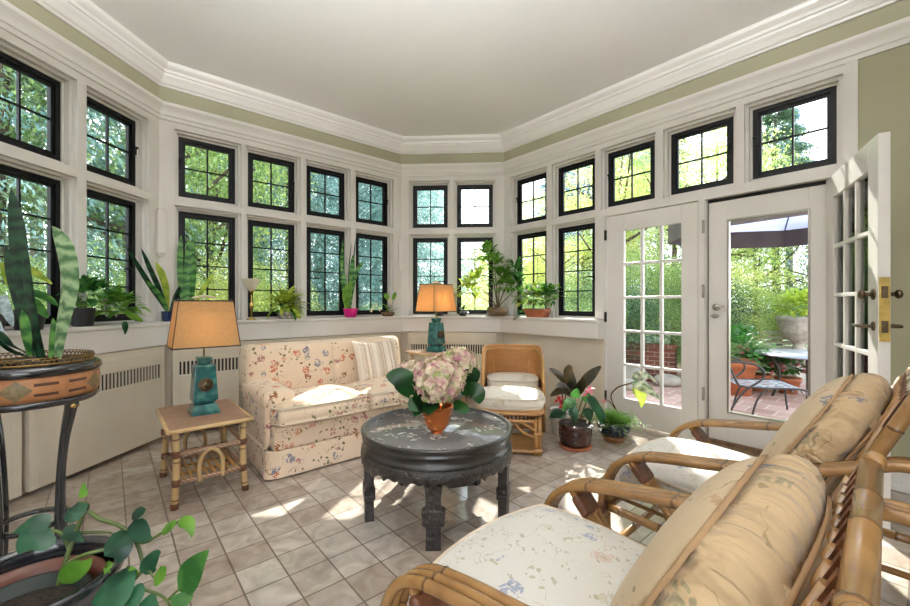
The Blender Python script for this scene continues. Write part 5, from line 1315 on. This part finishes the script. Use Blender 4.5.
for pts, w in (([(572, 395, 3.66), (566, 382, 3.66), (556, 372, 3.6), (549, 369, 3.55)], .08), ([(573, 395, 3.66), (572, 384, 3.66), (569, 372, 3.6), (568, 365, 3.58)], .14), ([(574, 395, 3.66), (583, 384, 3.62), (592, 374, 3.6), (601, 366, 3.58)], .095), ([(574, 396, 3.66), (580, 388, 3.6), (583, 378, 3.55)], .09), ([(572, 396, 3.66), (562, 390, 3.6), (550, 396, 3.55)], .07), ([(572, 396, 3.66), (564, 385, 3.58), (556, 386, 3.5)], .06)):
    blade(m, [at(*p) - O for p in pts], w, 'lance', (.1, -.8, .6), .1, 10)
m.build('foliage', M['purple'], r); m = MB(); m.tube([(0, 0, .2), (.005, 0, .27), (0, 0, .38)], .008, 6); m.tube([(0, 0, .2), (.03, -.02, .36)], .006, 6); m.build('stem', M['twig'], r)
r = thing('potted_fern', 'feathery green fern in a navy and tan bowl on the floor', 'plant', (1.365, 3.475, 0), 0, FG)
pot(r, [(.075, 0), (.085, .006), (.09, .022), (.105, .05)], pbr('tan_stoneware', srgb(150, 98, 62), .4)); pot(r, [(.105, .05), (.130, .085), (.138, .13), (.130, .165), (.118, .175), (.112, .165), (0, .16)], pbr('navy_glaze', srgb(30, 36, 54), .22, coat=.4), (.112, .168), name='glazed_rim')
m = MB(); rnd = random.Random(17)
for i in range(120):
    a = rnd.uniform(0, 2 * PI); el = rnd.uniform(.3, 1.4); d = Vector((math.cos(a) * math.cos(el), math.sin(a) * math.cos(el), math.sin(el))); L = rnd.uniform(.17, .30)
    P = [Vector((d.x * .05, d.y * .05, .17)) + d * (L * t) - Vector((0, 0, .16 * t * t * rnd.uniform(.7, 1.5))) for t in (0, .2, .4, .6, .8, 1)]
    for j in range(1, 6):
        s = d.cross(Vector((0, 0, 1))).normalized(); w = .035 * (1.1 - j / 6)
        for sg in (-1, 1): leaf(m, P[j], s * sg + d * .5, w, .012, .5, n=2, shape='oval'); leaf(m, (P[j] + P[j - 1]) / 2, s * sg + d * .4, w * 1.1, .012, .5, n=2, shape='oval')
m.build('foliage', M['fern'], r)
r = thing('angel_wing_begonia', 'plant with one arching stem and speckled leaves in front of the french door glass', 'plant', (1.50, 3.64, 0), 0, FG)
pot(r, [(.06, 0), (.075, .13), (.08, .14), (.072, .14), (0, .13)], M['terra'], (.07, .132)); O = r.location
m = MB(); m.tube(smooth_path([Vector((0, 0, .13)), at(611, 398, 3.6) - O, at(617, 388, 3.55) - O, at(628, 384, 3.5) - O, at(640, 381, 3.45) - O], 6), .006, 6); m.tube(smooth_path([Vector((0, 0, .13)), at(610, 402, 3.6) - O, at(604, 402, 3.5) - O], 5), .004, 6); m.build('stem', M['twig'], r)
m = MB(); blade(m, [at(*p) - O for p in ((634, 380, 3.45), (642, 384, 3.40), (652, 391, 3.36), (661, 400, 3.34))], .15, 'heart', (.3, -.8, .7), .12, 12); m.build('leaf', M['varieg'], r)
m = MB(); blade(m, [at(*p) - O for p in ((636, 384, 3.45), (640, 392, 3.42), (642, 400, 3.40), (641, 408, 3.4))], .105, 'heart', (-.3, -1, .1), .12, 12); m.build('leaf', M['ylw'], r)
m = MB(); blade(m, [at(*p) - O for p in ((634, 381, 3.46), (640, 375, 3.48), (650, 376, 3.5), (658, 384, 3.5))], .09, 'heart', (.3, -.8, .7), .12, 12); m.build('leaf', M['varieg'], r)
m = MB(); p = at(604, 400, 3.5) - O
for a in range(5): leaf(m, p, (math.cos(a * 1.257), -.4, math.sin(a * 1.257)), .035, .024, .4, n=3, shape='oval')
o = m.build('blossom', leafmat('pale_pink_blossom', srgb(222, 128, 130), srgb(240, 170, 170), .3), r); o['label'] = 'pale pink flower'
# ------------------------------------------------------------------ the garden outside
GZ = -.20
gm = MB(); gm.box(-60, 60, -20, 90, GZ - .3, GZ - .02)
o = gm.build('ground', pbr('garden_soil_and_grass', (.05, .075, .025), .95, col2=(.12, .15, .05), vscale=1.3)); tag(o, 'garden ground of grass and soil outside', 'ground', kind='structure')
def patio_mat():
    m, nt, p = newmat('brick_paving'); L = nt.links.new
    tc = nd(nt, 'ShaderNodeTexCoord'); br = nd(nt, 'ShaderNodeTexBrick'); br.offset = .5; br.inputs['Scale'].default_value = 1; br.inputs['Brick Width'].default_value = .30; br.inputs['Row Height'].default_value = .30
    br.inputs['Mortar Size'].default_value = .006; br.inputs['Color1'].default_value = rgba(srgb(182, 150, 142)); br.inputs['Color2'].default_value = rgba(srgb(156, 122, 114)); br.inputs['Mortar'].default_value = rgba(srgb(206, 196, 190))
    L(tc.outputs['Object'], br.inputs['Vector']); no = nd(nt, 'ShaderNodeTexNoise', Scale=5., Detail=5.); L(tc.outputs['Object'], no.inputs['Vector'])
    mx = nt.nodes.new('ShaderNodeMix'); mx.data_type = 'RGBA'; mx.blend_type = 'MULTIPLY'; mx.inputs[0].default_value = .6; L(br.outputs['Color'], mx.inputs[6]); L(no.outputs['Color'], mx.inputs[7])
    L(br.outputs['Color'], p.inputs['Base Color']); p.inputs['Roughness'].default_value = .8
    return m
pm_ = MB(); pm_.box(-.2, 8.5, .16, 6.2, -.10, 0.)
o = pm_.build('patio', patio_mat(), loc=(CD[0], CD[1], GZ), rot=angD); tag(o, 'red paved patio outside the glass door', 'patio', kind='structure')
om = MB(); prism(om, offset_path(PATH, .155) + [(5.2, -1.1), (-3.0, -1.1)], -.18, -.161)
# low brick bed and boulders beyond the french door
def brick_mat():
    m, nt, p = newmat('garden_brick'); L = nt.links.new
    tc = nd(nt, 'ShaderNodeTexCoord'); mp = nd(nt, 'ShaderNodeMapping'); mp.inputs['Rotation'].default_value = (R(90), 0, 0); L(tc.outputs['Object'], mp.inputs['Vector'])
    br = nd(nt, 'ShaderNodeTexBrick'); br.inputs['Scale'].default_value = 1; br.inputs['Brick Width'].default_value = .22; br.inputs['Row Height'].default_value = .075; br.inputs['Mortar Size'].default_value = .006
    br.inputs['Color1'].default_value = rgba(srgb(128, 74, 62)); br.inputs['Color2'].default_value = rgba(srgb(92, 54, 50)); br.inputs['Mortar'].default_value = rgba(srgb(150, 138, 128)); L(mp.outputs[0], br.inputs['Vector'])
    L(br.outputs['Color'], p.inputs['Base Color']); p.inputs['Roughness'].default_value = .85
    return m
m = MB(); m.box(-.75, .75, -.12, .12, 0, .60); m.box(-.77, .77, -.15, .15, .60, .66)
o = m.build('raised_brick_bed', brick_mat(), loc=(3.2, 7.4, GZ), rot=R(-38)); tag(o, 'low dark red brick raised bed seen through the french door', 'raised bed'); bevel(o, .008)
rock = pbr('pale_boulder', (.34, .31, .28), .85, var=.25, vscale=5., bump=.6, bscale=12.)
def boulder(label, loc, s, seed):
    rnd = random.Random(seed); m = MB(); m.ball((0, 0, 0), s, 20, 14); q = [(rnd.uniform(2, 5), rnd.uniform(0, 6), rnd.uniform(2, 5), rnd.uniform(0, 6)) for _ in range(4)]
    m.V = [tuple(Vector(v) * (1 + .10 * sum(math.sin(a * v[0] * 2 + b) * math.sin(c * v[1] * 2 + d + v[2] * 3) for a, b, c, d in q))) for v in m.V]
    zmin = min(v[2] for v in m.V); m.V = [(x, y, max(z, zmin * .75) - zmin * .75) for x, y, z in m.V]
    o = m.build('boulder', rock, loc=loc); tag(o, label, 'rock', 'pale garden boulders')
boulder('large pale boulder left of the brick bed', (3.02, 7.0, GZ), (.27, .22, .20), 1); boulder('flat pale boulder in front of the brick bed', (3.55, 6.75, GZ), (.22, .18, .13), 2); boulder('small boulder nearest the french door sill', (2.80, 6.45, GZ), (.13, .12, .10), 3)

# patio furniture
iron = pbr('grey_painted_iron', srgb(158, 162, 172), .45, metal=.2); irond = pbr('dark_iron', srgb(52, 50, 50), .5, metal=.3)
r = thing('patio_lounge_chair', 'grey strap metal lounge chair on the patio outside the glass door', 'lounge chair', (3.52, 5.16, GZ), R(-16))
prof = smooth_path([(-.17, .80), (-.11, .62), (-.03, .42), (.03, .375), (.20, .365), (.45, .370), (.60, .372), (.70, .345), (.755, .29), (.77, .24)], 5)
for i in range(5):
    y = -.23 + .115 * i; m = MB(); vs = []; fs = []
    for j, p in enumerate(prof):
        for dy, dz in ((-.022, .003), (.022, .003), (.022, -.003), (-.022, -.003)): vs.append((p.x, y + dy, p.y + dz))
    for j in range(len(prof) - 1):
        for q in range(4): fs.append((j * 4 + q, j * 4 + (q + 1) % 4, j * 4 + 4 + (q + 1) % 4, j * 4 + 4 + q))
    m.add(vs, fs); m.build('strap', iron, r)
for f in (.07, .16, .25, .5, .62, .74): 
    p = prof[int(f * (len(prof) - 1))]; m = MB(); m.box(p.x - .02, p.x + .02, -.27, .27, p.y - .009, p.y - .003); m.build('cross_strap', iron, r)
for sy in (-1, 1):
    y = sy * .285
    m = MB(); m.tube([(p.x, y, p.y) for p in prof], .012, 8); m.build('side_rail', irond, r)
    m = MB(); m.tube(smooth_path([(-.12, y, .66), (.0, y, .665), (.16, y, .64), (.25, y, .56), (.22, y, .46), (.06, y, .33), (-.06, y, .15), (-.12, y, .0)], 6), .013, 8); m.build('arm', irond, r)
    m = MB(); m.tube(smooth_path([(.28, y, .36), (.18, y, .22), (.12, y, 0.0)], 5), .012, 8); m.build('leg', irond, r)
    m = MB(); m.tube(smooth_path([(.70, y, .345), (.71, y, .18), (.73, y, 0.0)], 5), .012, 8); m.build('leg', irond, r)
r = thing('patio_table', 'round grey metal table on the patio under the umbrella', 'table', (5.02, 5.72, GZ))
m = MB(); m.lathe([(.0, .635), (.60, .635), (.63, .640), (.635, .652), (.625, .662), (0, .665)], 56); m.build('tabletop', pbr('pale_grey_metal', srgb(150, 156, 168), .35, metal=.2), r)
for k in range(4):
    a = R(45 + 90 * k); m = MB(); m.tube(smooth_path([(.46 * math.cos(a), .46 * math.sin(a), .635), (.34 * math.cos(a), .34 * math.sin(a), .35), (.42 * math.cos(a), .42 * math.sin(a), .0)], 5), .018, 8); m.build('leg', irond, r)
def slat_bench(label, loc, rz):
    r = thing('patio_bench', label, 'bench', loc, R(rz)); wp = pbr('weathered_pale_wood', (.52, .49, .45), .7)
    m = MB()
    for i in range(5): m.box(-.6, .6, -.22 + .09 * i, -.15 + .09 * i, .42, .445)
    m.build('seat', wp, r); m = MB()
    for i in range(4): m.box(-.6, .6, .23, .25, .52 + .09 * i, .58 + .09 * i)
    m.build('backrest', wp, r)
    for x in (-.56, .56):
        for y, h in ((-.2, .42), (.24, .86)): m = MB(); m.box(x - .025, x + .025, y - .025, y + .025, 0, h); m.build('leg', wp, r)
slat_bench('pale slatted bench beyond the patio table', (6.05, 7.3, GZ), -38)
# stone urn with a yellow shrub
stone = pbr('carved_stone_urn', (.40, .37, .33), .85, var=.2, vscale=9., bump=.5, bscale=30.)
r = thing('garden_urn', 'large stone urn with a yellow-green shrub past the patio', 'urn', (6.16, 7.25, GZ))
m = MB(); m.box(-.26, .26, -.26, .26, 0, .42); m.box(-.30, .30, -.30, .30, .42, .48); bevel(m.build('plinth', stone, r), .01)
m = MB(); m.lathe([(.20, .48), (.21, .52), (.12, .58), (.09, .66), (.12, .72), (.20, .76), (.30, .86), (.345, .98), (.35, 1.08), (.38, 1.12), (.40, 1.16), (.39, 1.20), (.33, 1.20), (.30, 1.1), (0, 1.08)], 40, wob=lambda a, z: 1 + (.03 * math.cos(a * 14) if .75 < z < 1.0 else 0)); m.build('bowl', stone, r)
bush(r, 'ylw', (0, 0, 1.36), .40, 420, .13, .06, 71, 'oval', .6, zs=.75, name='shrub')
for o_ in r.children: o_.scale = (.86, .86, .95)
def geranium(label, loc, rad, h, seed, fl=True):
    r = thing('flower_pot', label, 'flower pot', loc, 0, 'terracotta pots on the patio')
    pot(r, [(rad * .68, 0), (rad * .9, h * .8), (rad, h * .82), (rad, h), (rad * .88, h), (0, h * .92)], M['terra'], (rad * .85, h * .95), 28)
    bush(r, 'mg', (0, 0, h + .14), rad * 1.7, 230, .09, .07, seed, 'oval', .6)
    if fl:
        rnd = random.Random(seed); m = MB()
        for i in range(34):
            a = rnd.uniform(0, 2 * PI); p = Vector((math.cos(a) * rad * rnd.uniform(.3, 1.8), math.sin(a) * rad * rnd.uniform(.3, 1.8), h + rnd.uniform(.08, .40)))
            for q in range(5): leaf(m, p, (math.cos(q * 1.257), -.5, math.sin(q * 1.257)), .045, .04, .4, n=2, shape='oval')
        m.build('blossom', leafmat('rose_pink_blossom', srgb(214, 70, 104), srgb(240, 150, 170), .3, .6, 20.), r)
geranium('terracotta pot of pink flowers behind the foot of the lounge chair', (4.80, 6.42, GZ), .19, .26, 81)
geranium('terracotta pot of pink flowers next to the round patio table', (5.12, 6.22, GZ + 0), .17, .24, 82)
geranium('large plain terracotta pot behind the back of the lounge chair', (4.28, 6.15, GZ), .27, .52, 83, False)
# umbrella over the table
r = thing('patio_umbrella', 'large cantilever umbrella with pale canopy and dark hanging valance over the patio', 'umbrella', (5.0, 5.95, GZ))
cloth = leafmat('lavender_canopy', srgb(196, 198, 220), srgb(212, 214, 232), .6, .8, 2., tcol=srgb(214, 216, 236)); dark_c = leafmat('taupe_valance', srgb(84, 72, 72), srgb(98, 86, 84), .15, .8, 3.)
m = MB(); n = 8; ro = [(1.66 * math.cos(R(10 + 45 * i)), 1.66 * math.sin(R(10 + 45 * i)), 2.70) for i in range(n)]
m.add(ro + [(0, 0, 2.98)] + [(x, y, z - .012) for x, y, z in ro] + [(0, 0, 2.965)], [(i, (i + 1) % n, n) for i in range(n)] + [(n + 1 + (i + 1) % n, n + 1 + i, 2 * n + 1) for i in range(n)]); cp = m.build('canopy', cloth, r)
m = MB(); m.add(ro + [(x * 1.005, y * 1.005, z - .31) for x, y, z in ro] + [(x * .997, y * .997, z) for x, y, z in ro] + [(x * .998, y * .998, z - .31) for x, y, z in ro], [(i, (i + 1) % n, n + (i + 1) % n, n + i) for i in range(n)] + [(2 * n + (i + 1) % n, 2 * n + i, 3 * n + i, 3 * n + (i + 1) % n) for i in range(n)]); m.build('valance', dark_c, cp)
for i in range(n): m = MB(); m.tube([(0, 0, 2.94), (ro[i][0] * .99, ro[i][1] * .99, 2.675)], .011, 6); m.build('rib', irond, r)
m = MB(); m.tube(smooth_path([(2.25, .75, 0), (2.25, .75, 1.6), (2.1, .70, 2.7), (1.2, .4, 3.15), (0, 0, 3.0)], 6), .035, 10); m.lathe([(0, 0), (.34, 0), (.34, .05), (.08, .08), (.04, .1)], 24, (2.25, .75, 0)); m.build('pole', irond, r)

# ------------------------------------------------------------------ trees and shrubs
def crown_mesh(name, seed, n, kind):
    g = np.random.default_rng(seed)
    if kind == 'conifer':            # unit height, drooping sprays on a cone
        h = g.random(n) ** .8; lay = np.round(h * 16) / 16 + g.normal(0, .012, n); ang = g.random(n) * 2 * np.pi
        wob = 1 + .22 * np.sin(ang * 5 + np.round(h * 16) * 1.7)
        rad = (1.02 - h) * .30 * wob * np.sqrt(g.random(n) * .85 + .15)
        c = np.stack([rad * np.cos(ang), rad * np.sin(ang), lay - rad * .35 + .02], 1)
        d = np.stack([np.cos(ang), np.sin(ang), -.75 + g.normal(0, .25, n)], 1) + g.normal(0, .35, (n, 3)); L, W = .0125, .0030
    elif kind == 'layered':          # flat spreading tiers
        k = 26; cc = g.random((k, 3)) * [1, 1, 1]; a = g.random(k) * 2 * np.pi; rr = np.sqrt(g.random(k)) * .40; z = .22 + g.random(k) * .74
        rr *= np.sqrt(np.clip(1.15 - ((z - .35) / .7) ** 2, .1, 1)); i = g.integers(0, k, n)
        off = g.normal(0, 1, (n, 3)) * [.085, .085, .018]
        c = np.stack([rr[i] * np.cos(a[i]), rr[i] * np.sin(a[i]), z[i]], 1) + off; c[:, 2] -= 1.2 * (off[:, 0] ** 2 + off[:, 1] ** 2)
        d = g.normal(0, 1, (n, 3)) * [1, 1, .35]; L, W = .0098, .0068
    else:                            # round leafy clumps
        k = 30; a = g.random(k) * 2 * np.pi; ph = np.arccos(1 - 1.7 * g.random(k)); q = .30 * (.4 + .6 * g.random(k))
        cc = np.stack([q * np.sin(ph) * np.cos(a), q * np.sin(ph) * np.sin(a), .56 + .40 * (.35 + .65 * g.random(k)) * np.cos(ph)], 1)
        i = g.integers(0, k, n); v = g.normal(0, 1, (n, 3)); v /= np.linalg.norm(v, axis=1)[:, None]
        c = cc[i] + v * (.13 * (.55 + .45 * g.random(n)))[:, None]; d = v + g.normal(0, .8, (n, 3)); L, W = .0098, .0066
    d /= np.linalg.norm(d, axis=1)[:, None]; s = np.cross(d, g.normal(0, 1, (n, 3))); s /= np.linalg.norm(s, axis=1)[:, None]
    f = (.7 + .6 * g.random(n))[:, None]; a, b = d * L * f, s * W * f
    V = np.stack([c - a * .5, c + b * .5, c + a * .5, c - b * .5], 1).reshape(-1, 3)
    me = bpy.data.meshes.new(name); me.vertices.add(4 * n); me.vertices.foreach_set('co', V.ravel()); me.loops.add(4 * n); me.loops.foreach_set('vertex_index', np.arange(4 * n)); me.polygons.add(n)
    me.polygons.foreach_set('loop_start', np.arange(0, 4 * n, 4)); me.polygons.foreach_set('loop_total', np.full(n, 4)); me.update(); me.validate()
    return me
CM = {'conifer': [crown_mesh('conifer_crown', s, 30000, 'conifer') for s in (1, 2)], 'layered': [crown_mesh('layered_crown', s, 22000, 'layered') for s in (3, 4)], 'round': [crown_mesh('round_crown', s, 22000, 'round') for s in (5, 6)]}
for l in CM.values():
    for me in l: me.materials.append(M['mg'])
FM = {'teal': leafmat('spruce_teal', srgb(52, 92, 92), srgb(158, 190, 186), .4, .45, 45.), 'hem': leafmat('hemlock_green', srgb(62, 92, 62), srgb(172, 188, 156), .4, .45, 45.),
      'ylw': leafmat('maple_yellow_green', srgb(122, 150, 50), srgb(232, 230, 140), .5, .5, 40.), 'lime': leafmat('lime_green', srgb(76, 122, 48), srgb(198, 212, 128), .45, .5, 40.),
      'mid': leafmat('garden_green', srgb(48, 90, 44), srgb(160, 184, 116), .4, .45, 40.), 'deep': leafmat('yew_green', srgb(24, 52, 38), srgb(92, 126, 90), .25, .45, 40.),
      'blue': leafmat('blue_spruce', srgb(44, 80, 104), srgb(122, 158, 178), .25, .5, 45.)}
bark = pbr('grey_brown_bark', (.10, .075, .055), .9, var=.4, vscale=9., bump=.8, bscale=18.)
tn = 0
def tree(name, label, cat, x, y, kind, h, spread, fm, trunk=True, z=GZ - .03, group=None):
    global tn
    tn += 1; r = thing(name, label, cat, (x, y, z), R(37 * tn % 360), group)
    me = CM[kind][tn % 2]; o = bpy.data.objects.new('crown', me); C.objects.link(o); o.parent = r
    k = {'conifer': .62, 'layered': .86, 'round': .78}[kind]
    o.scale = (spread / k, spread / k, h); o.location = (0, 0, -.04 * h if not trunk else .0)
    o.material_slots[0].link = 'OBJECT'; o.material_slots[0].material = FM[fm]
    if trunk:
        m = MB(); q = max(.045, h * .016); rnd = random.Random(tn)
        pts = [(rnd.uniform(-.05, .05) * h * .3 * t, rnd.uniform(-.05, .05) * h * .3 * t, h * t * .9) for t in (0, .25, .5, .75, 1)]
        P = smooth_path(pts, 3); m.tube(P, [q * (1.15 - .95 * i / (len(P) - 1)) for i in range(len(P))], 8)
        if kind != 'conifer':
            for i in range(9):
                a = rnd.uniform(0, 2 * PI); t = rnd.uniform(.28, .7); b = Vector((0, 0, h * t)); e = Vector((math.cos(a) * spread * .42, math.sin(a) * spread * .42, h * (t + .16)))
                m.tube(smooth_path([b, b.lerp(e, .5) + Vector((0, 0, -.03 * h)), e], 4), [q * .42 * (1 - .08 * j) for j in range(9)], 6)
        m.build('trunk', bark, r)
def pol(hdg, d): return d * math.sin(R(hdg)), d * math.cos(R(hdg))
TR = [  # heading from the room, distance, kind, height, spread, foliage
    (-66, 8.5, 'conifer', 10, 6.0, 'hem'), (-56, 8.0, 'conifer', 10, 5.6, 'hem'), (-49, 7.2, 'conifer', 9.5, 5.4, 'teal'), (-43.5, 8.2, 'conifer', 10, 5.4, 'hem'), (-38.5, 7.4, 'round', 6.5, 4.2, 'mid'),
    (-35, 10.5, 'conifer', 11, 6, 'teal'), (-31, 8.6, 'round', 6.0, 3.8, 'lime'), (-26, 11.5, 'conifer', 11, 6.2, 'hem'), (-22, 9.8, 'conifer', 8.5, 4.6, 'teal'), (-18.5, 12.5, 'conifer', 11, 6.0, 'teal'),
    (-14, 11, 'conifer', 9.5, 5.2, 'teal'), (-9.5, 12, 'conifer', 10, 5.2, 'teal'), (-6.8, 10.5, 'conifer', 9.0, 5.0, 'teal'), (-6.4, 13.5, 'conifer', 10.0, 5.6, 'teal'), (-6.2, 15.5, 'conifer', 11.0, 6.0, 'teal'), (-46, 17, 'conifer', 11, 7, 'deep'), (-33, 18, 'conifer', 13, 8, 'teal'), (-20, 18, 'conifer', 13, 8, 'blue'), (-11, 18, 'conifer', 13, 7.5, 'teal'),
    (8.2, 13, 'round', 4.4, 3.4, 'ylw'), (14.2, 19, 'conifer', 9.0, 6.5, 'blue'), (11.5, 9.5, 'round', 3.0, 2.6, 'ylw'), (17.5, 10.5, 'layered', 4.2, 4.0, 'lime'), (18, 17, 'conifer', 9.5, 6.5, 'blue'), (21.5, 15, 'conifer', 10, 6.5, 'blue'),
    (22.5, 9.8, 'layered', 5.2, 4.0, 'ylw'), (28.5, 12.5, 'layered', 6.0, 4.4, 'lime'), (33, 16, 'round', 7.5, 5.5, 'lime'), (36.6, 13.2, 'layered', 4.3, 5.0, 'ylw'), (39.6, 27, 'conifer', 12.5, 5.5, 'blue'), (46, 14, 'layered', 4.4, 5.0, 'lime'), (51, 13, 'round', 6.2, 5.0, 'mid'), (27, 19, 'conifer', 11, 7, 'deep'), (38.5, 17, 'conifer', 8.5, 6.5, 'deep'), (47, 22, 'conifer', 7, 7, 'deep'), (2.5, 16, 'round', 3.4, 4.5, 'lime')]
SEEN = set()
def uniq(t, pre):
    while t in SEEN: t = pre + t; pre = 'taller '
    SEEN.add(t); return t
def kindname(kind, fm): return {'conifer': 'conifer', 'layered': 'maple_tree', 'round': 'leafy_tree'}[kind]
CN = {'teal': 'blue-green', 'hem': 'grey-green', 'ylw': 'yellow-green', 'lime': 'lime green', 'mid': 'mid green', 'deep': 'dark green', 'blue': 'bluish'}
def where(hd_):
    for lim, t in ((-47, 'beyond the left wall, behind the plant stand'), (-38, 'beyond the left wall windows'), (-30, 'beyond the windows above the near lamp'), (-23, 'beyond the windows above the sofa'), (-15.5, 'beyond the windows over the pink pot'), (-7, 'beyond the last windows before the far bay'), (1, 'beyond the far bay, left pane'), (7, 'beyond the far bay, right pane'), (16, 'beyond the window right of the far bay'), (23, 'beyond the window next to the french door'), (34, 'beyond the french door'), (41, 'beyond the glass door'), (90, 'beyond the patio at right')):
        if hd_ < lim: return t
for hdg, d, kind, h, sp, fm in TR:
    x, y = pol(hdg, d)
    base = '%s %s %s' % (CN[fm], {'conifer': 'conifer', 'layered': 'spreading maple', 'round': 'leafy tree'}[kind], where(hdg))
    base = uniq(base, ('farther ' if d > 12 else 'nearer '))
    tree(kindname(kind, fm), base, 'tree', x, y, kind, h, sp, fm, group='garden trees around the sunroom')
SH = [(-52, 5.2, 1.9, 2.2, 'mid'), (-46, 5.4, 1.8, 2.0, 'lime'), (-41, 5.6, 2.1, 2.2, 'mid'), (-36, 6.0, 1.9, 2.2, 'ylw'), (-31.5, 6.6, 2.2, 2.4, 'ylw'), (-27, 7.0, 2.0, 2.0, 'mid'), (-24.5, 7.4, 2.2, 2.0, 'ylw'), (-20, 7.6, 1.5, 1.9, 'deep'), (-15.5, 8, 1.5, 2.0, 'deep'), (-11, 8.2, 1.4, 2.0, 'mid'), (-6.5, 8.0, 1.5, 2.0, 'lime'), (-1.5, 8.5, 1.7, 2.0, 'mid'), (3.5, 8.2, 2.0, 2.2, 'ylw'), (8, 7.6, 1.9, 2.0, 'lime'),
      (12, 7.2, 1.9, 2.0, 'mid'), (16.5, 7.0, 2.0, 2.2, 'mid'), (20.5, 7.8, 2.1, 2.2, 'deep'), (24, 8.4, 2.4, 2.4, 'mid'), (27.5, 9.0, 2.6, 2.6, 'mid'), (31.5, 9.4, 2.2, 2.4, 'deep'), (35.0, 9.7, 2.2, 1.9, 'lime'), (35.0, 8.4, 1.0, 1.2, 'mid'), (39.4, 13.6, 2.2, 2.6, 'deep'), (42.5, 12.4, 2.0, 2.6, 'deep'), (45, 10.5, 2.2, 2.8, 'mid'), (31.5, 8.0, 1.2, 1.3, 'mid')]
for i, (hdg, d, h, sp, fm) in enumerate(SH):
    x, y = pol(hdg, d); base = '%s rounded shrub low %s' % (CN[fm], where(hdg)); base = uniq(base, 'broader ')
    tree('shrub', base, 'shrub', x, y, 'round', h, sp, fm, trunk=False, group='shrubs around the sunroom')
# ------------------------------------------------------------------ camera, sky, sun
cam = bpy.data.cameras.new('camera'); cam.lens = 16; cam.sensor_width = 36; cam.clip_start = .05; cam.clip_end = 300
co = bpy.data.objects.new('camera', cam); C.objects.link(co); co.location = (0, 0, 1.18); co.rotation_euler = (R(90), 0, 0); SC.camera = co
w = bpy.data.worlds.new('sky'); SC.world = w; w.use_nodes = True; nt = w.node_tree; bg = nt.nodes['Background']
tc = nd(nt, 'ShaderNodeTexCoord'); sp = nd(nt, 'ShaderNodeSeparateXYZ'); nt.links.new(tc.outputs['Generated'], sp.inputs[0])
rp = nd(nt, 'ShaderNodeValToRGB'); e = rp.color_ramp.elements; e[0].position = .0; e[0].color = (.95, .96, 1, 1); e[1].position = .8; e[1].color = (.80, .90, 1, 1)
nt.links.new(sp.outputs[2], rp.inputs['Fac']); nt.links.new(rp.outputs['Color'], bg.inputs['Color']); bg.inputs['Strength'].default_value = 3.2
su = bpy.data.lights.new('sun', 'SUN'); su.energy = 7; su.angle = R(.6); su.color = (1, .95, .87)
so = bpy.data.objects.new('sun', su); C.objects.link(so)
SH_, SE = R(15), R(40)
d = Vector((math.sin(SH_) * math.cos(SE), math.cos(SH_) * math.cos(SE), math.sin(SE))); so.location = d * 30; so.rotation_euler = (-d).to_track_quat('-Z', 'Y').to_euler()
SC.view_settings.view_transform = 'Standard'; SC.view_settings.look = 'None'; SC.view_settings.exposure = .88; SC.view_settings.gamma = 1; SC.view_settings.use_curve_mapping = False
SC.cycles.max_bounces = 10; SC.cycles.diffuse_bounces = 5; SC.cycles.transparent_max_bounces = 24; SC.cycles.sample_clamp_indirect = 6.
SC.cycles.use_denoising = True; SC.cycles.caustics_refractive = False; SC.cycles.caustics_reflective = False
